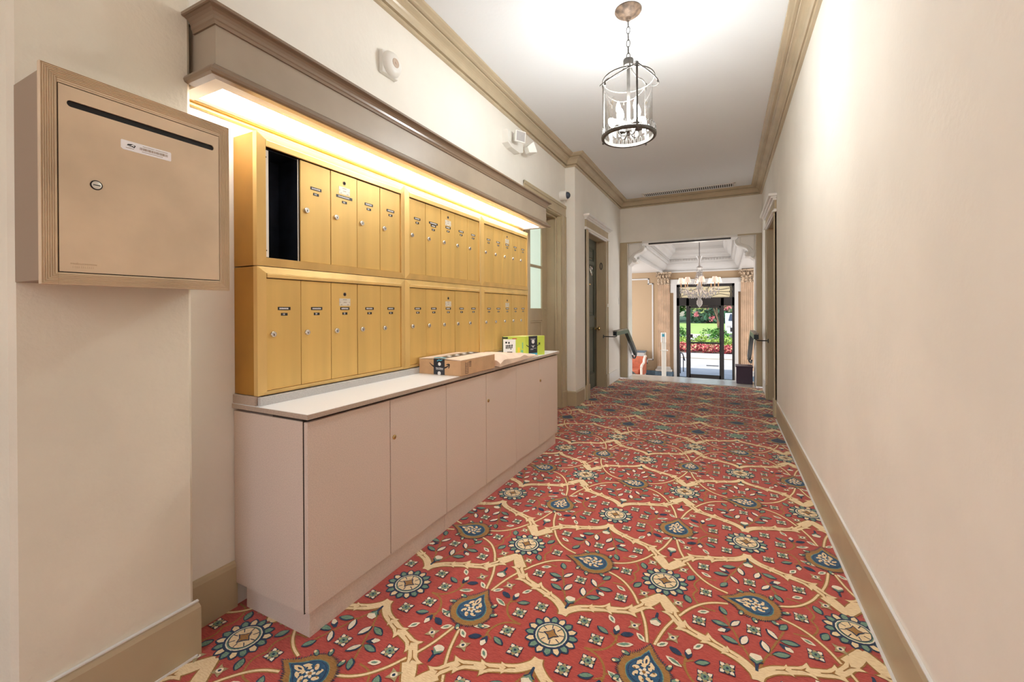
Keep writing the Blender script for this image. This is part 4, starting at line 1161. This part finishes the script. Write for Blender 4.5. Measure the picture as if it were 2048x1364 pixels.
w = MB(); n = 48
for (r_, sg) in ((.146, 1), (.1435, -1)):
    vs = [at(r_, q*7.5, z_) for q in range(n) for z_ in (2.300, 2.615)]
    w.add(vs, [(2*i, 2*((i+1) % n), 2*((i+1) % n)+1, 2*i+1) for i in range(n)], True)
w.build('glass_cylinder', glass, t, recalc=False)
for k, q in enumerate((35, 125, 215, 305)):
    w = MB(); w.tube([at(r, q, z_) for r, z_ in spl([(.014, 2.318), (.030, 2.296), (.055, 2.292), (.074, 2.312), (.075, 2.345)], 4)], .0036, 6)
    w.lathe([(.004, 2.338), (.024, 2.346), (.022, 2.352), (.006, 2.354)], 14, (at(.075, q, 0)[0], at(.075, q, 0)[1], 0)); arm = w.build('candle_arm', iron, t)
    c = at(.075, q, 0)
    w = MB(); w.lathe([(.0105, 2.352), (.0105, 2.425), (.008, 2.428)], 12, c); w.build('candle_sleeve', whitepl, arm)
    w = MB(); w.lathe([(.007, 2.428), (.014, 2.445), (.0155, 2.458), (.011, 2.480), (.004, 2.498), (.0005, 2.503)], 14, c); w.build('bulb', bulb, arm)
    light('lantern_bulb', 'POINT', (c[0], c[1], 2.462), 8.6, (.97, 1, .99), .06)

# handrails down the lobby steps
def handrail(x, pts, wallx, label):
    t = thing('handrail', (x, pts[0][0], pts[0][1]), label, 'handrail')
    w = MB(); hw, hh = .028, .038
    P = [Vector((y, z)) for y, z in pts]; N = len(P); sec = []
    for i in range(N):
        d0 = (P[i]-P[i-1]).normalized() if i else None; d1 = (P[i+1]-P[i]).normalized() if i < N-1 else None
        n0 = Vector((-d0.y, d0.x)) if d0 is not None else None; n1 = Vector((-d1.y, d1.x)) if d1 is not None else None
        o = (n0+n1)/((n0+n1).dot(n0)) if n0 is not None and n1 is not None else (n0 if n1 is None else n1)
        sec.append((P[i], o))
    for (h0, h1, mi, wd) in ((-hh, hh*.6, 0, hw), (hh*.6, hh, 1, hw*1.08)):
        vs = []
        for p, o in sec:
            for (sx, h_) in ((-wd, h0), (wd, h0), (wd, h1), (-wd, h1)): vs.append((x+sx, p.x+o.x*h_, p.y+o.y*h_))
        fs = [(4*i+j, 4*i+(j+1) % 4, 4*i+4+(j+1) % 4, 4*i+4+j) for i in range(N-1) for j in range(4)] + [(3, 2, 1, 0), tuple(4*(N-1)+j for j in range(4))]
        w.mi = mi; w.add(vs, fs)
    w.build('rail', [railm, railp], t)
    ye, ze = pts[-1]; sx = 1 if wallx > x else -1
    lp = MB(); lp.tube([(x, ye-.02, ze), (x, ye+.03, ze-.05), (x+sx*.02, ye+.02, ze-.09), (x+sx*.03, ye-.05, ze-.08), (x+sx*.035, ye-.10, ze-.03)], .014, 8); lp.build('end_scroll', railm, t)
    sx = 1 if wallx > x else -1
    y, z = pts[0][0]+.12, pts[0][1]
    w = MB(); w.tube([(x, y, z-.028), (x, y, z-.05), (x+sx*.03, y, z-.062), (wallx-sx*.008, y, z-.062)], .007, 7); w.lathe([(.028, -.0005*sx), (.028, -sx*.008), (.012, -sx*.011)], 14, (wallx, y, z-.062), 'x')
    w.build('bracket', railm, t)
    return t
handrail(-1.462, [(6.30, .848), (7.10, .848), (7.90, .40)], XF, 'dark handrail on the left of the lobby steps')
handrail(.355, [(6.40, .838), (7.36, .838), (8.35, .36)], XR, 'dark handrail on the right of the lobby steps')
t = thing('stair_balustrade', (-1.66, 8.9, -.5), 'dark metal balustrade at the foot of the lobby steps', 'balustrade')
w = MB(); w.tube([(-1.64, 8.35, .02), (-1.60, 9.05, -.22)], .018, 8); w.build('top_rail', railm, t)
for k in range(5): w = MB(); w.tube([(-1.64+.008*k, 8.40+k*.15, -.5 + (.17 if k < 1 else 0)), (-1.64+.008*k, 8.40+k*.15, .0-.05*k)], .008, 7); w.build('baluster', railm, t)

# ------------------------------------------------------------------ lobby furnishings
t = thing('storage_box', (.262, 7.8, .009), 'dark purple box standing at the top of the lobby steps', 'box')
B(.150, .376, 7.672, 7.93, .0092, .272, .003).build('body', purple, t); B(.136, .382, 7.655, 7.94, .272, .290, .003).build('lid', purple, t)
t = thing('sanitizer_stand', (-1.21, 9.8, ZL), 'white hand sanitizer stand in the lobby in front of the door', 'sanitizer stand')
B(-1.36, -1.06, 9.68, 9.92, ZL, ZL+.015, .003).build('base_plate', whitepl, t); B(-1.255, -1.165, 9.79, 9.82, ZL+.015, .58, .004).build('post', whitepl, t)
w = MB(); w.box(-1.262, -1.158, 9.72, 9.79, .47, .69, .012); w.mi = 1; w.box(-1.235, -1.185, 9.718, 9.72, .60, .66); w.build('dispenser', [whitepl, teal], t)
B(-1.262, -1.12, 9.70, 9.79, .295, .315, .004).build('drip_tray', whitepl, t)
t = thing('wing_chair', (-2.05, 10.55, ZL), 'salmon upholstered wing armchair at the left of the lobby', 'armchair')
w = MB(); w.box(-2.30, -1.82, 10.30, 10.78, -.34, -.24, .03); w.build('seat_cushion', salmon, t)
w = MB(); w.prism([(10.72, -.30), (10.84, -.30), (10.92, .03), (10.84, .035)], 'x', -2.30, -1.80); w.build('backrest', salmon, t)
for sx in (1, -1):
    w = MB(); x0 = -2.05+sx*.25
    w.prism([(10.30, -.36), (10.80, -.36), (10.90, .03), (10.80, .035), (10.68, -.02), (10.62, -.10), (10.36, -.13), (10.28, -.17)], 'x', x0, x0+sx*.055); w.build('wing', salmon, t)
    w = MB(); q = [(10.28, -.17), (10.36, -.125), (10.62, -.095), (10.68, -.015), (10.80, .04), (10.90, .035)]
    w.tube([(x0+sx*.028, y_, z_) for y_, z_ in q], .030, 8); w.tube([(x0+sx*.028, 10.285, -.17), (x0+sx*.028, 10.29, -.37)], .026, 8); w.build('arm_piping', cream, t)
    for yy in (10.34, 10.78): w = MB(); w.tube([(x0, yy, ZL), (x0, yy, -.34)], [.012, .02], 8); w.build('leg', purple, t)
w = MB(); w.box(-2.30, -1.80, 10.29, 10.80, -.38, -.33, .01); w.build('seat_base', salmon, t)
t = thing('pedestal', (-2.1, 11.05, ZL), 'grey stone pedestal behind the salmon armchair', 'pedestal')
B(-2.36, -1.82, 10.98, 11.24, ZL, .12, .006).build('block', greym, t); B(-2.38, -1.80, 10.96, 11.26, .12, .15, .006).build('cap_slab', bluem, t)

CX, CY = -.483, 9.6
t = thing('crystal_chandelier', (CX, CY, 2.66), 'crystal chandelier with eight small shades hanging in the lobby', 'chandelier')
w = MB(); w.tube([(CX, CY, 2.659), (CX, CY, 2.28)], .007, 6); w.lathe([(.04, 2.659), (.035, 2.64), (.01, 2.63)], 14, (CX, CY, 0)); w.build('chain', iron, t)
w = MB(); w.lathe([(.07, 2.285), (.066, 2.27), (.035, 2.22), (.018, 2.15), (.016, 2.09), (.03, 2.08), (.056, 2.065), (.058, 2.045), (.04, 2.02), (.016, 2.0), (.02, 1.97), (.045, 1.95), (.05, 1.88), (.035, 1.82), (.02, 1.76), (.03, 1.70), (.06, 1.66), (.065, 1.62), (.03, 1.58), (.015, 1.5), (.001, 1.44)], 16, (CX, CY, 0)); w.build('glass_column', crystal, t)
w = MB(); w.lathe([(.001, 1.225), (.03, 1.255), (.055, 1.30), (.055, 1.36), (.03, 1.405), (.008, 1.43), (.001, 1.44)], 8, (CX, CY, 0), smooth=False); w.build('ball_drop', crystal, t)
for k in range(8):
    a = 2*pi*k/8; w = MB()
    w.tube([(CX+(.05+.07*(i/6)**1.5)*cos(a), CY+(.05+.07*(i/6)**1.5)*sin(a), 1.99-.28*i/6) for i in range(7)], .003, 5)
    for i in range(7): s_ = i/6; w.ball((CX+(.05+.07*s_**1.5)*cos(a), CY+(.05+.07*s_**1.5)*sin(a), 1.99-.28*s_), .012, 6, 5)
    w.build('bead_string', crystal, t)
w = MB()
for k in range(16):
    a = 2*pi*k/16
    for (r, z0) in ((.30, 1.56), (.365, 1.60), (.22, 1.52), (.14, 1.50)):
        for d in (0, .2): w.lathe([(.001, -.034), (.012, -.010), (.010, .004), (.002, .016)], 6, (CX+r*cos(a+d), CY+r*sin(a+d), z0-(.05 if d else 0)), smooth=False)
for k in range(8):
    a = 2*pi*k/8+.2; w.lathe([(.001, -.03), (.010, -.012), (.008, .012), (.002, .03)], 6, (CX+.20*cos(a), CY+.20*sin(a), 1.44), smooth=False)
w.build('crystal_pendants', crystal, t)
for k in range(8):
    a = 2*pi*k/8+.16; pt = lambda r, z: (CX+r*cos(a), CY+r*sin(a), z)
    w = MB(); w.tube([pt(r, z) for r, z in spl([(.03, 1.62), (.12, 1.55), (.24, 1.53), (.34, 1.58), (.355, 1.64)], 4)], .009, 7); w.lathe([(.034, 1.645), (.030, 1.637), (.008, 1.632)], 10, pt(.355, 0)); arm = w.build('arm', cream, t)
    w = MB(); w.lathe([(.010, 1.64), (.010, 1.75)], 8, pt(.355, 0)); w.build('candle_sleeve', cardm, arm)
    w = MB(); w.lathe([(.072, 1.735), (.040, 1.845)], 20, pt(.355, 0)); me_ = w; sh = w.build('lamp_shade', shade, arm)
light('chandelier_glow', 'POINT', (CX, CY, 1.92), 3.5, (1, .95, .88), .12)

# glazed lobby entrance
t = thing('door_4', (-.45, YF, ZL), 'dark framed glass entrance door with transom at the end of the lobby', None, kind='structure')
y0, y1 = YF-.03, YF+.04
w = MB()
for (a, b_) in ((-1.092, -1.024), (.132, .188)): w.box(a, b_, y0, y1, ZL, 1.80, .004)
w.box(-.868, -.80, y0, y1, ZL, 1.46, .004); w.box(-.108, -.038, y0, y1, ZL, 1.46, .004)
w.box(-1.092, .188, y0, y1, 1.735, 1.80, .004); w.box(-1.092, .188, y0, y1, 1.275, 1.475, .004)
w.box(-1.03, -.868, y0, y1, ZL, ZL+.03); w.box(-.038, .132, y0, y1, ZL, ZL+.03)
w.build('frame', alu, t)
w = MB(); w.box(-.80, -.772, y0+.01, y1-.01, ZL+.01, 1.272, .003); w.box(-.136, -.108, y0+.01, y1-.01, ZL+.01, 1.272, .003); w.box(-.80, -.108, y0+.01, y1-.01, 1.222, 1.272, .003); w.box(-.80, -.108, y0+.01, y1-.01, ZL+.01, -.392, .003)
lf = w.build('door_leaf', alu, t)
B(-.772, -.136, YF, YF+.006, -.392, 1.222).build('glass_pane', glass, lf)
w = MB(); w.box(-.80, -.72, y0-.05, y0+.01, .50, .58, .004); w.box(-.79, -.12, y0-.05, y0-.02, .36, .40, .004); w.box(-.79, -.77, y0-.045, y0+.01, .36, .40); w.box(-.14, -.12, y0-.045, y0+.01, .36, .40); w.build('push_bar', alu, lf)
for (a, b_) in ((-1.024, -.868), (-.038, .132)): B(a, b_, YF, YF+.006, ZL+.03, 1.275).build('sidelight_glass', glass, t)
B(-1.024, .132, YF+.004, YF+.010, 1.475, 1.735).build('transom_glass', mat('cream_leaded_glass', (226, 214, 178), .25), t)
w = MB()
def tc(P, r=.006): w.tube([(x, YF-.004, z) for x, z in spl(P, 6)], r, 5)
for sx in (1, -1):
    f = lambda P: [(-.446+sx*x, z) for x, z in P]
    tc(f([(.578, 1.48), (.545, 1.545), (.578, 1.605), (.545, 1.665), (.578, 1.73)])); tc(f([(.53, 1.48), (.56, 1.545), (.53, 1.605), (.56, 1.665), (.53, 1.73)]))
    tc(f([(.53, 1.69), (.3, 1.655), (.12, 1.72)])); tc(f([(.53, 1.52), (.3, 1.555), (.12, 1.49)])); tc(f([(.08, 1.48), (.04, 1.605), (.08, 1.73)]))
tc([(-1.02, 1.605), (.13, 1.605)], .005)
w.build('transom_grille', alu, t)

# ------------------------------------------------------------------ outside the entrance
ZG = -.58
paving = mat('pale_concrete', (205, 200, 192), .85, var=.06, vscale=2)
lawnm = mat('lawn_green', (172, 196, 108), .95, var=.12, vscale=1.5, col2=(150, 180, 90))
soil = mat('bed_soil', (96, 76, 58), .95)
ground = B(-40, 40, YF+.16, 90, ZG-.2, ZG); struct('ground_driveway', ground, paving)
struct('ground_lawn', B(-40, 40, 33, 56, ZG, ZG+.03), lawnm)
struct('ground_woodland', B(-60, 60, 56, 110, ZG, ZG+.05), mat('woodland_floor', (66, 92, 60), .95, var=.2, vscale=1))
w = MB(); w.box(-14, 14, 16.6, 17.4, ZG, ZG+.13, .03); struct('kerb_bed', w, paving)
struct('ground_bed', B(-14, 14, 17.4, 25, ZG, ZG+.10), soil)
lf_dark = mat('leaf_dark_green', (44, 92, 66), .7, var=.3, vscale=2); lf_mid = mat('leaf_mid_green', (92, 148, 64), .7, var=.3, vscale=2)
lf_lime = mat('leaf_lime_green', (168, 200, 92), .7, var=.2, vscale=3); lf_tree = mat('leaf_tree_green', (160, 180, 104), .7, var=.3, vscale=2)
fl_red = mat('flower_red', (214, 96, 104), .7, var=.25, vscale=9, col2=(170, 60, 74)); fl_pink = mat('flower_pink', (228, 132, 140), .7); fl_yel = mat('flower_cream', (226, 196, 150), .7)
bark = mat('bark_brown', (140, 112, 88), .9, var=.2, vscale=12)
def leaves(mb, rnd, n, fn, size, up=.4):
    for _ in range(n):
        c = Vector(fn(rnd)); s_ = size*rnd.uniform(.6, 1.3)
        a = Vector((rnd.gauss(0, 1), rnd.gauss(0, 1), rnd.gauss(0, 1)*.8)).normalized(); b_ = a.cross(Vector((rnd.gauss(0, 1), rnd.gauss(0, 1), rnd.gauss(0, 1)+up))).normalized()
        mb.add([tuple(c-a*s_), tuple(c+b_*s_*.45), tuple(c+a*s_), tuple(c-b_*s_*.45)], [(0, 1, 2, 3)])
def inball(cx, cy, cz, rx, ry, rz, shell=.55):
    def fn(r):
        v = Vector((r.gauss(0, 1), r.gauss(0, 1), r.gauss(0, 1))).normalized()*(shell+(1-shell)*r.random())
        return (cx+v.x*rx, cy+v.y*ry, cz+v.z*rz)
    return fn
def dup(root, loc, rotz=0, sc=1, **props):
    r = root.copy(); COL.objects.link(r); r.location = loc; r.rotation_euler = (0, 0, rotz); r.scale = (sc, sc, sc)
    for k, v in props.items(): r[k] = v
    for ch in list(root.children):
        c = ch.copy(); COL.objects.link(c); c.parent = r
        for g in ch.children:
            d = g.copy(); COL.objects.link(d); d.parent = c
    return r
rnd = random.Random(11)
# background trees
def big_tree(m, seed):
    r = random.Random(seed); t = thing('background_tree', (0, 0, 0), 'dark green leafy tree standing beyond the lawn', 'tree', 'trees beyond the lawn')
    w = MB()
    for k in range(9): leaves(w, r, 210, inball(r.uniform(-1.9, 1.9), r.uniform(-1.2, 1.2), (.9, 1.1, 1.6, 2.4, 3.2, 4.2, 5.2, 6.2, 7.0)[k], 1.9, 1.4, 1.3), .40)
    w.build('crown', m, t, recalc=False)
    w = MB(); w.tube([(0, 0, 0), (.1, 0, 2), (-.1, .1, 5)], [.3, .22, .1], 8); w.build('trunk', bark, t); return t
p1, p2 = big_tree(lf_dark, 1), big_tree(lf_mid, 2)
p2['label'] = 'mid green leafy tree standing beyond the lawn'
spots = [(-10.9, 58.5, 0), (-2.1, 58.5, 0), (6.7, 58.5, 1), (-6.5, 65.5, 1), (2.3, 65.5, 0), (-11.2, 72.5, 0), (-2.2, 72.5, 1)]
used = set()
for (x, y, k) in spots:
    src = (p1, p2)[k]; a = rnd.choice((0, pi)); s_ = rnd.uniform(.98, 1.1)
    if k not in used: src.location = (x, y, ZG); src.rotation_euler = (0, 0, a); used.add(k)
    else: dup(src, (x, y, ZG), a, s_)
# low hedge shrubs in front of the lawn trees
def bush(nm, lab, m, n, rx, rz, size, seed, cat, grp, m2=None, n2=0):
    r = random.Random(seed); t = thing(nm, (0, 0, 0), lab, cat, grp); w = MB()
    for k in range(5): leaves(w, r, n//5, inball(r.uniform(-.4, .4)*rx, r.uniform(-.4, .4)*rx, rz*.5, rx*.7, rx*.6, rz*.55, .5), size)
    w.build('foliage', m, t, recalc=False)
    if m2 is not None:
        w = MB(); leaves(w, r, n2, inball(0, 0, rz*.6, rx*.9, rx*.8, rz*.5, .7), size*.9); w.build('blossoms', m2, t, recalc=False)
    return t
def scatter(src, pts):
    for i, (x, y, s_) in enumerate(pts):
        if i == 0: src.location = (x, y, ZG+.1); src.scale = (s_, s_, s_)
        else: dup(src, (x, y, ZG+.1), rnd.uniform(0, 6), s_)
j = bush('juniper_shrub', 'dark green spreading shrub behind the red flower border', lf_mid, 900, .75, .8, .07, 21, 'shrub', 'shrubs in the planting bed')
scatter(j, [(-5.5, 22.5, .95), (-3.85, 22.4, 1), (-2.15, 22.3, 1.02), (-.45, 22.2, .98), (1.25, 22.4, .95)])
k_ = bush('lime_shrub', 'lime green low shrub along the flower border', lf_lime, 420, .55, .5, .06, 22, 'shrub', 'lime shrubs behind the flowers')
scatter(k_, [(-4.0+1.2*q+(.6 if row else 0), 19.5+1.2*row, .9+.06*((q*5+row) % 3)) for row in (0, 1) for q in range(6)])
f_ = bush('flower_clump', 'red and cream foliage clump in the flower border', fl_red, 330, .30, .34, .055, 23, 'flowers', 'flower clumps along the kerb', fl_yel, 110)
scatter(f_, [(-3.9+.66*q+(.33 if row else 0), 17.85+.68*row, .92+.05*((q*3+row) % 3)) for row in (0, 1) for q in range(9)])
# flowering tree
t = thing('flowering_tree', (-.28, 23.4, ZG+.1), 'slender multi-stemmed tree with pink blossoms in the planting bed', 'tree')
w = MB()
for P in ([(-.28, 23.4, ZG+.1), (-.30, 23.4, .5), (-.55, 23.3, 1.3), (-.9, 23.2, 2.2)], [(-.26, 23.4, ZG+.1), (-.24, 23.4, .6), (-.05, 23.5, 1.4), (.3, 23.5, 2.3)], [(-.27, 23.4, ZG+.1), (-.38, 23.45, .8), (-.45, 23.6, 2.2)]): w.tube(spl([p[:2] for p in P], 1) and P, [.045, .038, .03, .018][:len(P)], 8)
w.build('trunk', bark, t)
r = random.Random(31); w = MB()
for (x, y, z, s_) in ((-1.3, 23.1, 1.35, .75), (-.7, 23.2, 1.75, .8), (.1, 23.4, 1.6, .8), (.6, 23.5, 1.25, .7), (-.4, 23.4, 2.4, 1.0), (-1.2, 23.2, 2.3, .9), (.5, 23.4, 2.3, .9), (.95, 23.5, .95, .5), (-1.9, 23.1, 1.7, .6)): leaves(w, r, 230, inball(x, y, z, s_*.9, s_*.7, s_*.5, .3), .075)
w.build('crown', lf_tree, t, recalc=False)
w = MB()
for (x, y, z, s_) in ((-1.32, 23.0, .92, .13), (-.60, 23.0, .72, .15), (-.9, 22.9, 1.35, .2), (.1, 23, 1.25, .2), (-1.6, 22.9, 1.5, .18)): leaves(w, r, 60, inball(x, y, z, s_, s_, s_*1.2, .2), .05)
w.build('blossoms', fl_pink, t, recalc=False)
# parked car
carw = mat('car_white', (226, 232, 238), .25); carg = mat('car_glass', (52, 62, 76), .1); cart = mat('car_tyre', (30, 30, 32), .8)
t = thing('parked_car', (.85, 30.5, ZG), 'white car parked outside beyond the flowering tree', 'car')
w = MB(); cx = .85
w.prism([(28.5, ZG+.32), (32.9, ZG+.32), (32.95, ZG+.85), (32.6, ZG+.98), (31.9, ZG+1.05), (31.4, ZG+1.48), (29.9, ZG+1.50), (29.25, ZG+1.02), (28.55, ZG+.86), (28.45, ZG+.6)], 'x', cx-.88, cx+.88); w.build('body', carw, t)
w = MB(); w.add([(cx-.72, 29.235, ZG+1.05), (cx+.72, 29.235, ZG+1.05), (cx+.62, 29.83, ZG+1.46), (cx-.62, 29.83, ZG+1.46), (cx-.72, 29.26, ZG+1.06), (cx+.72, 29.26, ZG+1.06), (cx+.62, 29.85, ZG+1.45), (cx-.62, 29.85, ZG+1.45)], [(0, 1, 2, 3), (4, 7, 6, 5), (0, 4, 5, 1), (2, 6, 7, 3), (1, 5, 6, 2), (0, 3, 7, 4)])
w.build('windscreen', carg, t)
w = MB(); w.prism([(29.45, ZG+1.04), (31.75, ZG+1.06), (31.35, ZG+1.42), (29.95, ZG+1.44)], 'x', cx-.89, cx-.86); w.prism([(29.45, ZG+1.04), (31.75, ZG+1.06), (31.35, ZG+1.42), (29.95, ZG+1.44)], 'x', cx+.86, cx+.89); w.build('side_windows', carg, t)
B(cx-.62, cx+.62, 28.42, 28.5, ZG+.42, ZG+.66, .01).build('grille', cart, t)
for sx in (-1, 1): B(cx+sx*.70-.12, cx+sx*.70+.12, 28.44, 28.56, ZG+.66, ZG+.80, .02).build('headlight', crystal, t)
for sx in (-1, 1):
    for yy in (29.2, 32.1): w = MB(); w.lathe([(.10, -.1), (.30, -.1), (.33, -.06), (.33, .06), (.30, .1), (.10, .1)], 20, (cx+sx*.80, yy, ZG+.33), 'x'); w.build('wheel', cart, t)
t = thing('outdoor_handrail', (-1.12, 12.7, ZG), 'dark metal handrail on the pavement outside the entrance', 'handrail')
w = MB(); w.tube([(-1.20, 12.2, .02), (-1.17, 12.45, .05), (-1.09, 12.9, -.06), (-1.06, 13.2, -.28)], .018, 8); w.build('rail', alu, t)
for (x, y, z) in ((-1.20, 12.2, .02), (-1.13, 12.65, .0), (-1.08, 13.0, -.11)): w = MB(); w.tube([(x, y, ZG), (x, y, z)], .013, 7); w.build('post', alu, t)
w = MB(); w.box(-.55, -.2, 14.6, 14.75, ZG, ZG+.012, .003); tag(w.build('drain_cover', alu), 'small dark drain cover in the concrete driveway', 'drain cover')

for o in bpy.data.objects:
    if '_o' in o: del o['_o']
